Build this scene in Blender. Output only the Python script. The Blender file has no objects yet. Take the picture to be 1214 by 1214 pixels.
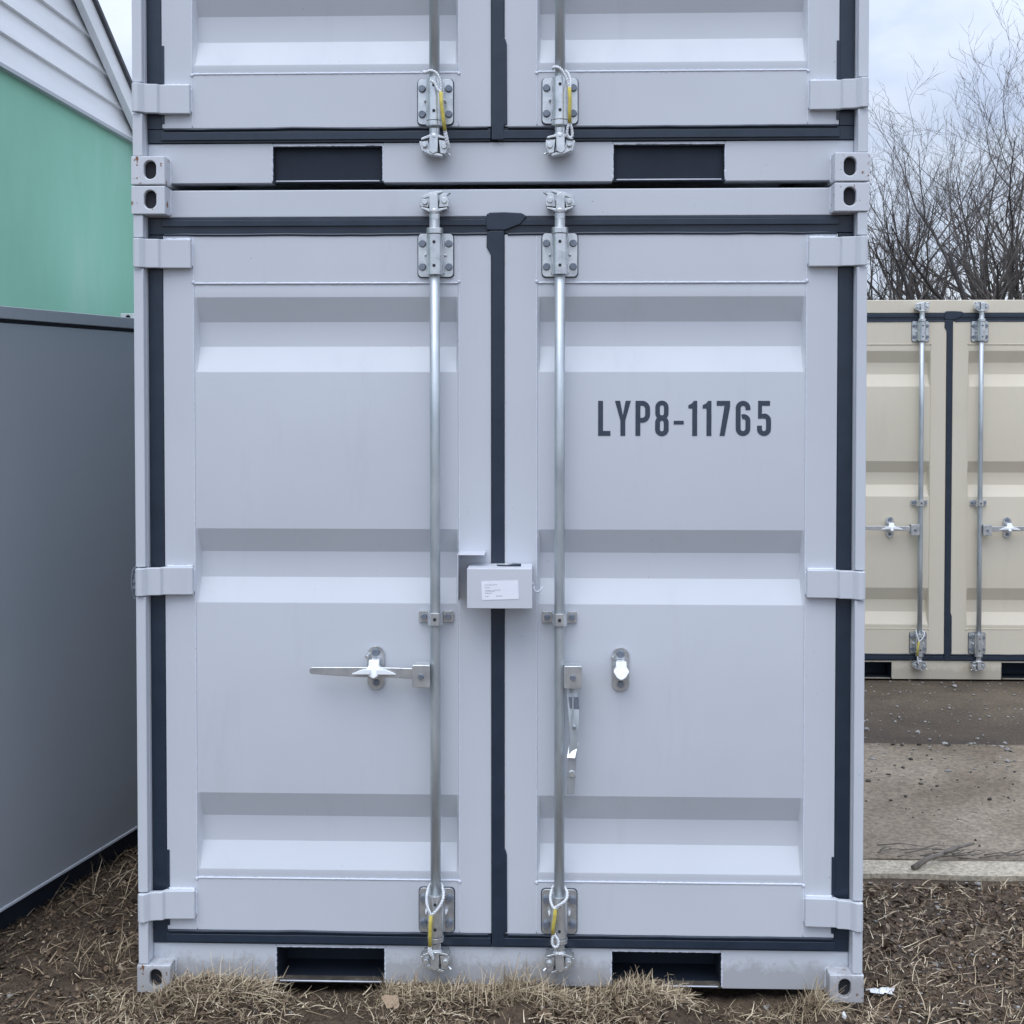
import bpy, bmesh, math, random
from mathutils import Vector, Matrix, noise
R = math.radians
random.seed(11)
scene = bpy.context.scene
col = scene.collection

# ---------------------------------------------------------------- camera
cam_d = bpy.data.cameras.new('camera')
cam = bpy.data.objects.new('camera', cam_d)
col.objects.link(cam)
cam_d.sensor_width = 36.0
cam_d.lens = 1600.0 / 1214.0 * 36.0
cam_d.shift_y = -107.0 / 1214.0
cam_d.clip_start = 0.05
cam_d.clip_end = 3000
cam.location = (0.1746, -4.0285, 1.8505)
cam.rotation_euler = (math.pi / 2 - 0.0267, 0.0, 0.0323)
scene.camera = cam

# ---------------------------------------------------------------- light
SUN_EL, SUN_AZ = R(60), R(197)          # azimuth from +Y, clockwise
w = bpy.data.worlds.new('World')
scene.world = w
w.use_nodes = True
nt = w.node_tree
for n in list(nt.nodes): nt.nodes.remove(n)
out = nt.nodes.new('ShaderNodeOutputWorld')
bg = nt.nodes.new('ShaderNodeBackground')
bg.inputs['Strength'].default_value = 0.12
sky = nt.nodes.new('ShaderNodeTexSky')
sky.sky_type = 'NISHITA'
sky.sun_disc = False
sky.sun_elevation = SUN_EL
sky.sun_rotation = SUN_AZ
tc = nt.nodes.new('ShaderNodeTexCoord')
mp = nt.nodes.new('ShaderNodeMapping'); mp.inputs['Scale'].default_value = (1, 1, 2.2)
ns = nt.nodes.new('ShaderNodeTexNoise')
ns.inputs['Scale'].default_value = 3.6; ns.inputs['Detail'].default_value = 7
ns.inputs['Roughness'].default_value = 0.52; ns.inputs['Distortion'].default_value = 0.3
cr = nt.nodes.new('ShaderNodeValToRGB')
cr.color_ramp.elements[0].position = 0.40; cr.color_ramp.elements[0].color = (4.2, 4.9, 6.55, 1)
cr.color_ramp.elements[1].position = 0.60; cr.color_ramp.elements[1].color = (6.3, 6.85, 7.8, 1)
# an overcast sky is up to three times as bright overhead as at the horizon
sx = nt.nodes.new('ShaderNodeSeparateXYZ')
mr = nt.nodes.new('ShaderNodeMapRange')
mr.inputs['From Min'].default_value = 0.18; mr.inputs['From Max'].default_value = 0.9
mr.inputs['To Min'].default_value = 1.0; mr.inputs['To Max'].default_value = 2.9
mul = nt.nodes.new('ShaderNodeVectorMath'); mul.operation = 'SCALE'
mix = nt.nodes.new('ShaderNodeMix'); mix.data_type = 'RGBA'
mix.inputs['Factor'].default_value = 0.86
L = nt.links.new
L(tc.outputs['Generated'], mp.inputs['Vector']); L(mp.outputs['Vector'], ns.inputs['Vector'])
L(ns.outputs['Fac'], cr.inputs['Fac'])
L(tc.outputs['Generated'], sx.inputs['Vector']); L(sx.outputs['Z'], mr.inputs['Value'])
L(cr.outputs['Color'], mul.inputs[0]); L(mr.outputs['Result'], mul.inputs['Scale'])
L(sky.outputs['Color'], mix.inputs[6]); L(mul.outputs['Vector'], mix.inputs[7])
L(mix.outputs[2], bg.inputs['Color']); L(bg.outputs['Background'], out.inputs['Surface'])

sd = bpy.data.lights.new('sun', 'SUN')
sd.energy = 1.05; sd.angle = R(40); sd.color = (1.0, 0.97, 0.93)
so = bpy.data.objects.new('sun', sd); col.objects.link(so)
sdir = Vector((math.sin(SUN_AZ) * math.cos(SUN_EL), math.cos(SUN_AZ) * math.cos(SUN_EL), math.sin(SUN_EL)))
so.rotation_euler = sdir.to_track_quat('Z', 'Y').to_euler()
so.location = (0, -6, 8)

scene.view_settings.view_transform = 'Standard'
scene.view_settings.look = 'None'
scene.view_settings.exposure = 0.17
scene.view_settings.gamma = 1.0

# ---------------------------------------------------------------- materials
def nodes_of(name):
    m = bpy.data.materials.new(name); m.use_nodes = True
    return m, m.node_tree, m.node_tree.nodes['Principled BSDF']
def noise_node(t, scale, detail=4, rough=.5, dist=0, stretch=None, dim=None):
    c = t.nodes.new('ShaderNodeTexCoord')
    n = t.nodes.new('ShaderNodeTexNoise')
    n.inputs['Scale'].default_value = scale; n.inputs['Detail'].default_value = detail
    n.inputs['Roughness'].default_value = rough; n.inputs['Distortion'].default_value = dist
    if stretch:
        p = t.nodes.new('ShaderNodeMapping'); p.inputs['Scale'].default_value = stretch
        t.links.new(c.outputs['Object'], p.inputs['Vector']); t.links.new(p.outputs['Vector'], n.inputs['Vector'])
    else:
        t.links.new(c.outputs['Object'], n.inputs['Vector'])
    return n
def ramp(t, src, stops):
    r = t.nodes.new('ShaderNodeValToRGB')
    e = r.color_ramp.elements
    while len(e) < len(stops): e.new(0.5)
    for i, (p, c) in enumerate(stops):
        e[i].position = p; e[i].color = (c, c, c, 1) if not isinstance(c, tuple) else (*c, 1)
    t.links.new(src, r.inputs['Fac'])
    return r
def mixc(t, fac, a, b):
    m = t.nodes.new('ShaderNodeMix'); m.data_type = 'RGBA'
    if hasattr(fac, 'links'): t.links.new(fac, m.inputs['Factor'])
    else: m.inputs['Factor'].default_value = fac
    for s, v in ((6, a), (7, b)):
        if hasattr(v, 'links'): t.links.new(v, m.inputs[s])
        else: m.inputs[s].default_value = (*v, 1)
    return m.outputs[2]
def bump(t, bsdf, src, strength, dist, prev=None):
    b = t.nodes.new('ShaderNodeBump')
    b.inputs['Strength'].default_value = strength; b.inputs['Distance'].default_value = dist
    t.links.new(src, b.inputs['Height'])
    if prev: t.links.new(prev, b.inputs['Normal'])
    t.links.new(b.outputs['Normal'], bsdf.inputs['Normal'])
    return b.outputs['Normal']

def paint(name, c, c2, rust=0.0, dirt=0.0, rough=.42):
    m, t, b = nodes_of(name)
    n = noise_node(t, 2.3, 5, .55)
    r = ramp(t, n.outputs['Fac'], [(.35, 0.0), (.65, 1.0)])
    base = mixc(t, r.outputs['Color'], c, c2)
    # faint scuffs and streaks
    n2 = noise_node(t, 9, 6, .7, .2, (1, 1, .18))
    r2 = ramp(t, n2.outputs['Fac'], [(.58, 0.0), (.78, .22)])
    base = mixc(t, r2.outputs['Color'], base, tuple(x * .72 for x in c))
    # tiny chips
    n5 = noise_node(t, 95, 2, .5)
    r5 = ramp(t, n5.outputs['Fac'], [(.775, 0.0), (.80, .6)])
    base = mixc(t, r5.outputs['Color'], base, (.12, .11, .11))
    if rust:
        n3 = noise_node(t, 34, 5, .7, .3)
        r3 = ramp(t, n3.outputs['Fac'], [(rust, 0.0), (rust + .035, 1.0)])
        base = mixc(t, r3.outputs['Color'], base, (.19, .075, .022))
    if dirt:
        c3 = t.nodes.new('ShaderNodeTexCoord'); s3 = t.nodes.new('ShaderNodeSeparateXYZ')
        t.links.new(c3.outputs['Object'], s3.inputs['Vector'])
        n4 = noise_node(t, 26, 6, .75)
        ad = t.nodes.new('ShaderNodeMath'); ad.operation = 'MULTIPLY_ADD'
        t.links.new(n4.outputs['Fac'], ad.inputs[0]); ad.inputs[1].default_value = -.13
        t.links.new(s3.outputs['Z'], ad.inputs[2])
        r4 = ramp(t, ad.outputs[0], [(.0, dirt), (.035, 0.0)])
        r4.color_ramp.elements[0].position = 0.0
        base = mixc(t, r4.outputs['Color'], base, (.14, .115, .09))
    t.links.new(base, b.inputs['Base Color'])
    rr = ramp(t, n2.outputs['Fac'], [(.3, rough - .05), (.7, rough + .14)])
    t.links.new(rr.outputs['Color'], b.inputs['Roughness'])
    b.inputs['IOR'].default_value = 1.45
    nb = noise_node(t, 1.9, 2, .5)
    p = bump(t, b, nb.outputs['Fac'], .35, .012)
    nf = noise_node(t, 420, 2, .5)
    bump(t, b, nf.outputs['Fac'], .10, .0006, p)
    return m

def simple(name, stops, scale=6, rough=.7, metal=0.0, bs=0, bd=.001, bscale=None, stretch=None, detail=5):
    m, t, b = nodes_of(name)
    n = noise_node(t, scale, detail, .6, 0, stretch)
    r = ramp(t, n.outputs['Fac'], stops)
    t.links.new(r.outputs['Color'], b.inputs['Base Color'])
    b.inputs['Roughness'].default_value = rough; b.inputs['Metallic'].default_value = metal
    if bs:
        n2 = noise_node(t, bscale or scale * 3, 6, .65, 0, stretch)
        bump(t, b, n2.outputs['Fac'], bs, bd)
    return m

M = {}
GREY = (.542, .573, .621)
M['grey'] = paint('grey_paint', GREY, (.560, .591, .639), dirt=.0)
M['grey_low'] = paint('grey_paint_splashed', GREY, (.560, .591, .639), dirt=.38)
M['grey_cast'] = paint('grey_casting_paint', (.56, .588, .634), (.58, .608, .652), rust=.60)
M['grey_cast_low'] = paint('grey_casting_paint_splashed', (.56, .588, .634), (.58, .608, .652), rust=.60, dirt=.45)
M['tan'] = paint('tan_paint', (.66, .60, .48), (.68, .62, .50), dirt=.3)
M['white'] = paint('white_paint', (.74, .75, .77), (.78, .79, .80), dirt=.3)
M['weld'] = paint('weld_paint', (.62, .66, .74), (.66, .70, .78), rough=.3)
M['rubber'] = simple('gasket_rubber', [(.3, (.015, .026, .044)), (.7, (.023, .036, .059))], 14, .33, 0, .3, .002, 30)
M['pocket'] = simple('pocket_shade_steel', [(.35, (.007, .014, .028)), (.7, (.012, .021, .037))], 9, .75, 0, .3, .002)  # steel darkened to near black: the pockets' inner shade put into its colour
M['zinc'] = simple('zinc_plated_steel', [(.3, (.50, .53, .56)), (.5, (.64, .67, .69)), (.72, (.76, .78, .79))], 30, .27, .72, .25, .0012, 60)
M['tube'] = simple('galvanised_tube', [(.3, (.36, .40, .43)), (.7, (.56, .60, .62))], 22, .42, .62, .2, .001, 60, (1, 1, .25))
M['pocket_floor'] = simple('dusty_pocket_floor', [(.3, (.04, .036, .032)), (.55, (.08, .07, .058)), (.75, (.19, .17, .14))], 16, .85, 0, .4, .003)
M['bolt'] = simple('dull_bolt_steel', [(.3, (.16, .19, .24)), (.7, (.26, .29, .34))], 40, .5, .5)
M['bright'] = simple('bright_catch_metal', [(.3, (.80, .83, .86)), (.7, (.90, .92, .94))], 30, .3, .25)
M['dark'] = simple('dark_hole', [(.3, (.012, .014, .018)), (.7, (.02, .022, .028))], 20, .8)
M['letter'] = simple('dark_lettering', [(.35, (.030, .045, .070)), (.7, (.042, .058, .085))], 60, .5)
M['print'] = simple('faint_print', [(.35, (.16, .18, .22)), (.7, (.26, .28, .33))], 200, .6)
M['sticker'] = simple('paper_sticker', [(.3, (.78, .81, .88)), (.7, (.84, .86, .92))], 30, .5)
M['lockbox'] = paint('lock_box_paint', (.56, .585, .64), (.59, .61, .66), rough=.38)
M['rope_white'] = simple('white_cord', [(.3, (.62, .66, .70)), (.7, (.82, .84, .86))], 120, .85, 0, .6, .002, 300)
M['rope_yellow'] = simple('yellow_sleeve', [(.3, (.44, .36, .06)), (.7, (.62, .52, .12))], 90, .7, 0, .5, .002, 260)
M['unit'] = simple('slate_grey_sheet', [(.3, (.32, .35, .385)), (.7, (.36, .385, .415))], 1.2, .42, 0, .08, .004, 3)
M['unit_edge'] = simple('pale_sheet_edge', [(.3, (.5, .54, .6)), (.7, (.6, .63, .7))], 5, .5)
M['green'] = simple('faded_green_wall', [(.25, (.19, .43, .31)), (.5, (.225, .475, .355)), (.75, (.31, .52, .43))], .9, .85, 0, .2, .006, 8, (1, 1, .45), 7)
M['siding'] = simple('white_siding', [(.3, (.66, .68, .70)), (.7, (.76, .775, .80))], 1.6, .7, 0, .12, .003, 12, (1, .3, 3))
M['shingle'] = simple('dark_shingles', [(.3, (.05, .055, .065)), (.7, (.10, .10, .11))], 12, .9, 0, .5, .01)
M['bark'] = simple('winter_bark', [(.3, (.035, .033, .034)), (.7, (.075, .068, .064))], 9, .9, 0, .5, .02, 25, (1, 1, .3))
M['twig'] = simple('bare_twigs', [(.3, (.065, .058, .054)), (.7, (.13, .115, .104))], 7, .9)
M['stone'] = simple('pale_gravel', [(.3, (.16, .15, .14)), (.6, (.30, .29, .27)), (.8, (.55, .54, .52))], 19, .85)
M['debris'] = simple('dark_debris', [(.3, (.018, .017, .016)), (.7, (.06, .05, .04))], 12, .9)
M['card'] = simple('brown_scrap', [(.3, (.28, .20, .13)), (.7, (.38, .28, .19))], 30, .85)
M['tanleaf'] = simple('dry_leaf', [(.3, (.34, .27, .17)), (.7, (.46, .37, .25))], 60, .8)
M['litter'] = simple('white_litter', [(.3, (.62, .64, .66)), (.7, (.80, .82, .84))], 30, .6)
M['stick'] = simple('grey_stick', [(.3, (.10, .085, .07)), (.7, (.20, .175, .15))], 30, .9, 0, .5, .004, 60)

def ground_mat():
    m, t, b = nodes_of('soil')
    n = noise_node(t, 7, 9, .68, .3)
    r = ramp(t, n.outputs['Fac'], [(.30, (.044, .029, .018)), (.48, (.092, .062, .039)), (.60, (.145, .10, .062)), (.74, (.225, .165, .10))])
    n2 = noise_node(t, 70, 5, .7, .5)
    r2 = ramp(t, n2.outputs['Fac'], [(.42, (.022, .015, .010)), (.62, (.16, .115, .075))])
    base = mixc(t, .45, r.outputs['Color'], r2.outputs['Color'])
    t.links.new(base, b.inputs['Base Color']); b.inputs['Roughness'].default_value = .95
    p = bump(t, b, n.outputs['Fac'], .9, .03)
    bump(t, b, n2.outputs['Fac'], 1.0, .012, p)
    return m
def slab_mat(name, a, b_, c_, sc):
    m, t, b = nodes_of(name)
    n = noise_node(t, 1.1, 7, .6, .4)
    r = ramp(t, n.outputs['Fac'], [(.32, a), (.50, b_), (.70, c_)])
    n2 = noise_node(t, sc, 5, .75)
    r2 = ramp(t, n2.outputs['Fac'], [(.38, .55), (.56, 1.0), (.72, 1.35)])
    mm = t.nodes.new('ShaderNodeMix'); mm.data_type = 'RGBA'; mm.blend_type = 'MULTIPLY'
    mm.inputs['Factor'].default_value = 1
    t.links.new(r.outputs['Color'], mm.inputs[6]); t.links.new(r2.outputs['Color'], mm.inputs[7])
    t.links.new(mm.outputs[2], b.inputs['Base Color']); b.inputs['Roughness'].default_value = .85
    p = bump(t, b, n2.outputs['Fac'], .5, .006)
    return m
M['soil'] = ground_mat()
M['slab'] = slab_mat('dirty_concrete', (.125, .092, .060), (.22, .175, .125), (.31, .26, .195), 45)
M['kerb'] = slab_mat('pale_concrete', (.36, .31, .23), (.47, .415, .32), (.53, .47, .37), 60)
M['asphalt'] = slab_mat('damp_gravelly_asphalt', (.050, .035, .023), (.095, .071, .048), (.165, .13, .09), 60)

def straw_mat(name, cols):
    m, t, b = nodes_of(name)
    a = t.nodes.new('ShaderNodeAttribute'); a.attribute_name = 'tint'
    r = ramp(t, a.outputs['Fac'], cols)
    t.links.new(r.outputs['Color'], b.inputs['Base Color']); b.inputs['Roughness'].default_value = .75
    return m
M['straw'] = straw_mat('dry_straw', [(0, (.09, .06, .035)), (.35, (.23, .17, .105)), (.7, (.53, .43, .285)), (1, (.74, .64, .47))])
M['litterleaf'] = straw_mat('dead_leaf_bits', [(0, (.032, .021, .014)), (.5, (.115, .076, .047)), (.8, (.22, .155, .098)), (1, (.38, .31, .23))])

# ---------------------------------------------------------------- mesh helper
class MB:
    def __init__(s): s.bm = bmesh.new()
    def box(s, x0, x1, y0, y1, z0, z1, mat=None):
        v = [s.bm.verts.new((x, y, z)) for x in (x0, x1) for y in (y0, y1) for z in (z0, z1)]
        if mat:
            for q in v: q.co = mat @ q.co
        for f in ((0, 1, 3, 2), (4, 6, 7, 5), (0, 4, 5, 1), (2, 3, 7, 6), (0, 2, 6, 4), (1, 5, 7, 3)):
            s.bm.faces.new([v[i] for i in f])
        return s
    def prism(s, pts, y0, y1=None, mat=None):
        """outline in x,z extruded in y (front y0, back y1)"""
        if y1 is None: y1 = y0
        n = len(pts)
        a = [s.bm.verts.new((p[0], p[2] if len(p) > 2 else y0, p[1])) for p in pts]
        b = [s.bm.verts.new((p[0], y1, p[1])) for p in pts]
        if mat:
            for q in a + b: q.co = mat @ q.co
        s.bm.faces.new(a); s.bm.faces.new(b[::-1])
        for i in range(n):
            j = (i + 1) % n
            s.bm.faces.new([a[j], a[i], b[i], b[j]])
        return s
    def path(s, pts, rad, n=12, cap=True):
        pts = [Vector(p) for p in pts]
        if not isinstance(rad, (list, tuple)): rad = [rad] * len(pts)
        rings = []; up = None
        for i, p in enumerate(pts):
            if i == 0: d = pts[1] - pts[0]
            elif i == len(pts) - 1: d = pts[-1] - pts[-2]
            else: d = (pts[i + 1] - pts[i]).normalized() + (pts[i] - pts[i - 1]).normalized()
            if d.length < 1e-9: d = Vector((0, 0, 1))
            d.normalize()
            if up is None:
                up = Vector((0, 1, 0)) if abs(d.y) < .9 else Vector((1, 0, 0))
            u = (up - d * up.dot(d))
            if u.length < 1e-6: u = d.orthogonal()
            u.normalize(); up = u
            v = d.cross(u)
            rings.append([s.bm.verts.new(p + (u * math.cos(2 * math.pi * k / n) + v * math.sin(2 * math.pi * k / n)) * rad[i]) for k in range(n)])
        for a, b in zip(rings, rings[1:]):
            for k in range(n):
                f = s.bm.faces.new([a[k], a[(k + 1) % n], b[(k + 1) % n], b[k]]); f.smooth = True
        if cap:
            s.bm.faces.new(rings[0][::-1]); s.bm.faces.new(rings[-1])
        return s
    def lathe_z(s, x, y, prof, n=20):
        """prof: list of (z, r)"""
        P = []; Rr = []
        for z, r in prof: P.append((x, y, z)); Rr.append(r)
        rings = []
        for (px, py, pz), r in zip(P, Rr):
            rings.append([s.bm.verts.new((px + r * math.cos(2 * math.pi * k / n), py + r * math.sin(2 * math.pi * k / n), pz)) for k in range(n)])
        for a, b in zip(rings, rings[1:]):
            for k in range(n):
                s.bm.faces.new([a[k], a[(k + 1) % n], b[(k + 1) % n], b[k]])
        s.bm.faces.new(rings[0][::-1]); s.bm.faces.new(rings[-1])
        return s
    def disc_y(s, x, z, r, y0, y1, n=16, r1=None):
        """short cylinder along y"""
        r1 = r if r1 is None else r1
        a = [s.bm.verts.new((x + r1 * math.cos(2 * math.pi * k / n), y0, z + r1 * math.sin(2 * math.pi * k / n))) for k in range(n)]
        b = [s.bm.verts.new((x + r * math.cos(2 * math.pi * k / n), y1, z + r * math.sin(2 * math.pi * k / n))) for k in range(n)]
        s.bm.faces.new(a); s.bm.faces.new(b[::-1])
        for k in range(n):
            j = (k + 1) % n
            s.bm.faces.new([a[j], a[k], b[k], b[j]])
        return s
    def build(s, name, mat, parent=None, bevel=0, seg=2, smooth=False, fix=True):
        if fix: bmesh.ops.recalc_face_normals(s.bm, faces=s.bm.faces)
        me = bpy.data.meshes.new(name)
        s.bm.to_mesh(me); s.bm.free()
        me.materials.append(mat)
        o = bpy.data.objects.new(name, me); col.objects.link(o)
        if parent: o.parent = parent
        if smooth:
            for p in me.polygons: p.use_smooth = True
        if bevel:
            b = o.modifiers.new('bevel', 'BEVEL'); b.width = bevel; b.segments = seg
            b.limit_method = 'ANGLE'; b.angle_limit = R(35)
            for p in me.polygons: p.use_smooth = True
            try: b.harden_normals = True
            except Exception: pass
        return o

def rrect(x0, x1, z0, z1, r, k=5):
    pts = []
    for cx, cz, a0 in ((x1 - r, z1 - r, 0), (x0 + r, z1 - r, 90), (x0 + r, z0 + r, 180), (x1 - r, z0 + r, 270)):
        for i in range(k + 1):
            a = R(a0 + 90 * i / k)
            pts.append((cx + r * math.cos(a), cz + r * math.sin(a)))
    return pts

def empty(name, loc, label, cat, group=None, rz=0):
    o = bpy.data.objects.new(name, None); col.objects.link(o)
    o.location = loc; o.rotation_euler = (0, 0, rz)
    o.empty_display_size = .2
    o['label'] = label; o['category'] = cat
    if group: o['group'] = group
    return o
def tag(o, label, cat, group=None, kind=None):
    o['label'] = label; o['category'] = cat
    if group: o['group'] = group
    if kind: o['kind'] = kind
    return o
def copy_tree(o, parent=None):
    c = o.copy(); col.objects.link(c)
    if parent: c.parent = parent
    for ch in list(o.children): copy_tree(ch, c)
    return c

# ---------------------------------------------------------------- ground
def lerp_table(t, x):
    if x <= t[0][0]: return t[0][1]
    for (a, b), (c, d) in zip(t, t[1:]):
        if x <= c: return b + (d - b) * (x - a) / (c - a)
    return t[-1][1]
FRONT = [(-2.0, -.035), (-1.2, -.03), (-1.05, -.012), (-1.0, .022), (-.92, .034), (-.80, .030), (-.71, .020), (-.66, -.02), (-.5, -.030), (-.38, -.022),
         (-.33, .012), (-.2, .016), (-.02, .022), (.06, .034), (.14, .022), (.3, .006), (.36, .020), (.42, .036), (.48, .034), (.55, .012), (.61, -.03), (.75, -.042), (.91, -.04),
         (.955, .004), (1.0, .0), (1.06, -.03), (1.3, -.035), (2.2, -.03)]
def hgt(x, y):
    base = -.032
    if y > .13 and abs(x) < 1.08: z = -.055
    else:
        f = lerp_table(FRONT, x)
        if y < 0: k = max(0, 1 + y / .32)
        else: k = max(0, 1 - y / .11)
        k = k * k * (3 - 2 * k)
        z = base + (f - base) * k
        if y < 0: z -= .02 * min(1, -y / .5)
    a = .012 if (-4 < y < 1.0) else .006
    d = max(abs(x), abs(y))
    n1 = noise.noise(Vector((x * 6.1, y * 6.1, .3))) * a
    n2 = noise.noise(Vector((x * 23, y * 23, 4.2))) * a * .6 + noise.noise(Vector((x * 61, y * 61, 1.2))) * a * .25
    if y > 1.05 and x > 1.1: n1 *= .3; n2 *= .3
    if d > 8: n1 = n2 = 0
    if y > 2.95: z -= .075 * min(1, (y - 2.95) / .1)
    return z + n1 + n2 * (1 if d < 3 else 0)
def axis(lo, hi, fine, limits):
    v = []; x = lo
    while x < hi: v.append(x); x += fine
    v.append(hi); step = fine
    left = []; x = lo; s = fine
    while x > limits[0]: s *= 1.35; x -= s; left.append(max(x, limits[0]))
    right = []; x = hi; s = fine
    while x < limits[1]: s *= 1.35; x += s; right.append(min(x, limits[1]))
    return left[::-1] + v + right
xs = axis(-2.3, 2.5, .018, (-600, 600)); ys = axis(-.75, 1.5, .018, (-600, 600))
gb = bmesh.new()
gv = [[gb.verts.new((x, y, hgt(x, y))) for x in xs] for y in ys]
for j in range(len(ys) - 1):
    for i in range(len(xs) - 1):
        f = gb.faces.new([gv[j][i], gv[j][i + 1], gv[j + 1][i + 1], gv[j + 1][i]]); f.smooth = True
gm = bpy.data.meshes.new('ground'); gb.to_mesh(gm); gb.free(); gm.materials.append(M['soil'])
ground = bpy.data.objects.new('ground', gm); col.objects.link(ground); ground['kind'] = 'structure'

def wavy_slab(name, x0, x1, y0, y1, z0, z1, mat, seed, amp=.02, bev=.006):
    n = 90
    mb = MB(); top = []; 
    rnd = random.Random(seed)
    pts = []
    for i in range(n + 1):
        x = x0 + (x1 - x0) * i / n
        pts.append((x, y0 + amp * noise.noise(Vector((x * 3, seed, 0))) + amp * .4 * noise.noise(Vector((x * 14, seed, 3)))))
    for i in range(n, -1, -1):
        x = x0 + (x1 - x0) * i / n
        pts.append((x, y1 + amp * noise.noise(Vector((x * 3, seed + 9, 0))) + amp * .4 * noise.noise(Vector((x * 14, seed + 9, 3)))))
    a = [mb.bm.verts.new((p[0], p[1], z1)) for p in pts]; b = [mb.bm.verts.new((p[0], p[1], z0)) for p in pts]
    mb.bm.faces.new(a); mb.bm.faces.new(b[::-1])
    for i in range(len(pts)):
        j = (i + 1) % len(pts); mb.bm.faces.new([a[i], b[i], b[j], a[j]])
    o = mb.build(name, mat); o['kind'] = 'structure'
    return o
wavy_slab('kerb', 1.16, 9, 1.115, 1.270, -.12, -.012, M['kerb'], 3, .022)
wavy_slab('pavement', 1.18, 9, 1.290, 3.02, -.12, -.016, M['slab'], 7, .022)
wavy_slab('road', -30, 30, 3.05, 13.5, -.16, -.047, M['asphalt'], 5, .05)

# ---------------------------------------------------------------- container
H = 2.45
CORR = [(2.119, 2.045, 1.970, 1.892), (1.415, 1.341, 1.262, 1.188), (.602, .521, .443, .366)]
def bead(mb, p0, p1, r, seed):
    p0 = Vector(p0); p1 = Vector(p1); L_ = (p1 - p0).length; n = max(4, int(L_ / .006))
    pts = []; rad = []
    for i in range(n + 1):
        q = p0.lerp(p1, i / n)
        j = 1.6 * noise.noise(Vector((i * .9, seed, 0)))
        q = q + Vector((0, 0, .0006 * j)) if abs(p0.z - p1.z) < .01 else q + Vector((.0008 * j, 0, 0))
        pts.append(q); rad.append(r * (1 + .6 * noise.noise(Vector((i * 1.3, seed, 5)))))
    mb.path(pts, rad, 6)

def stadium(cx, cz, w, h, k=8):
    return rrect(cx - w / 2, cx + w / 2, cz - h / 2, cz + h / 2, min(w, h) / 2 - .0001, k)

def casting(mb, sx, x_in, x_out, y0, y1, z0, z1, back=False):
    """corner block with an oval hole in its front face"""
    xa, xb = sorted((sx * x_in, sx * x_out))
    cx, cz = (xa + xb) / 2 - (0.006 * sx if True else 0), (z0 + z1) / 2 + .002
    hole = stadium(cx, cz, .037, .055, 7)
    ang = sorted([(math.atan2(p[1] - cz, p[0] - cx), p) for p in hole])
    hp = [p for _, p in ang]; n = len(hp)
    outer = []
    for p in hp:
        dx, dz = p[0] - cx, p[1] - cz
        t = min(((xb - cx) if dx > 0 else (cx - xa)) / max(abs(dx), 1e-9), ((z1 - cz) if dz > 0 else (cz - z0)) / max(abs(dz), 1e-9))
        outer.append([cx + dx * t, cz + dz * t])
    for (qx, qz) in ((xa, z0), (xa, z1), (xb, z0), (xb, z1)):
        i = min(range(n), key=lambda k: (outer[k][0] - qx) ** 2 + (outer[k][1] - qz) ** 2)
        outer[i] = [qx, qz]
    f = -1 if not back else 1
    ya, yb = (y0, y1) if not back else (y1, y0)
    bm = mb.bm
    O = [bm.verts.new((p[0], ya, p[1])) for p in outer]
    I = [bm.verts.new((p[0], ya, p[1])) for p in hp]
    D = [bm.verts.new((p[0], ya - f * .018, p[1])) for p in hp]
    B = [bm.verts.new((p[0], yb, p[1])) for p in outer]
    for k in range(n):
        j = (k + 1) % n
        bm.faces.new([O[k], O[j], I[j], I[k]])
        bm.faces.new([I[k], I[j], D[j], D[k]])
        bm.faces.new([O[j], O[k], B[k], B[j]])
    bm.faces.new(B)
    return cx, cz, ya - f * .018, D

def cam_head(mb, x, z, up, s):
    """cam and its keeper lugs; up=+1 at the top of the bar, -1 at the bottom; s = left/right flip"""
    def P(pts, y0, y1): mb.prism([(x - s * a, z + up * b) for a, b in pts], y0, y1)
    # keeper base plate bolted on the header or sill
    P([(-.040, -.016), (.040, -.016), (.036, .012), (-.030, .014)], .047, .0585)
    # keeper ears, curled towards the front
    P([(-.046, -.012), (-.018, -.016), (-.013, .010), (-.022, .022), (-.038, .018)], .000, .045)
    P([(.013, -.016), (.042, -.014), (.044, .004), (.034, .026), (.018, .024)], -.004, .046)
    # cam in the middle with a forward nose
    P([(-.014, -.028), (.012, -.028), (.011, .020), (-.004, .027), (-.015, .018)], -.012, .043)
    P([(-.034, .008), (-.004, .018), (.026, .028), (.024, .034), (-.012, .028), (-.034, .018)], -.006, .030)
    P([(-.040, -.014), (-.015, -.021), (.014, -.021), (.040, -.017), (.038, -.023), (.012, -.030), (-.016, -.030), (-.038, -.021)], -.010, .034)
    mb.path([(x - s * .030, .012, z + up * .020), (x - s * .042, .006, z + up * .024), (x - s * .048, .002, z + up * .029)], [.0045, .0045, .0042], 8)
    mb.path([(x - s * .030, .000, z + up * .003), (x - s * .030, -.012, z + up * .003)], .009, 10)
    mb.path([(x + s * .028, .004, z - up * .001), (x + s * .028, -.015, z - up * .001)], .0085, 10)

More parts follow.
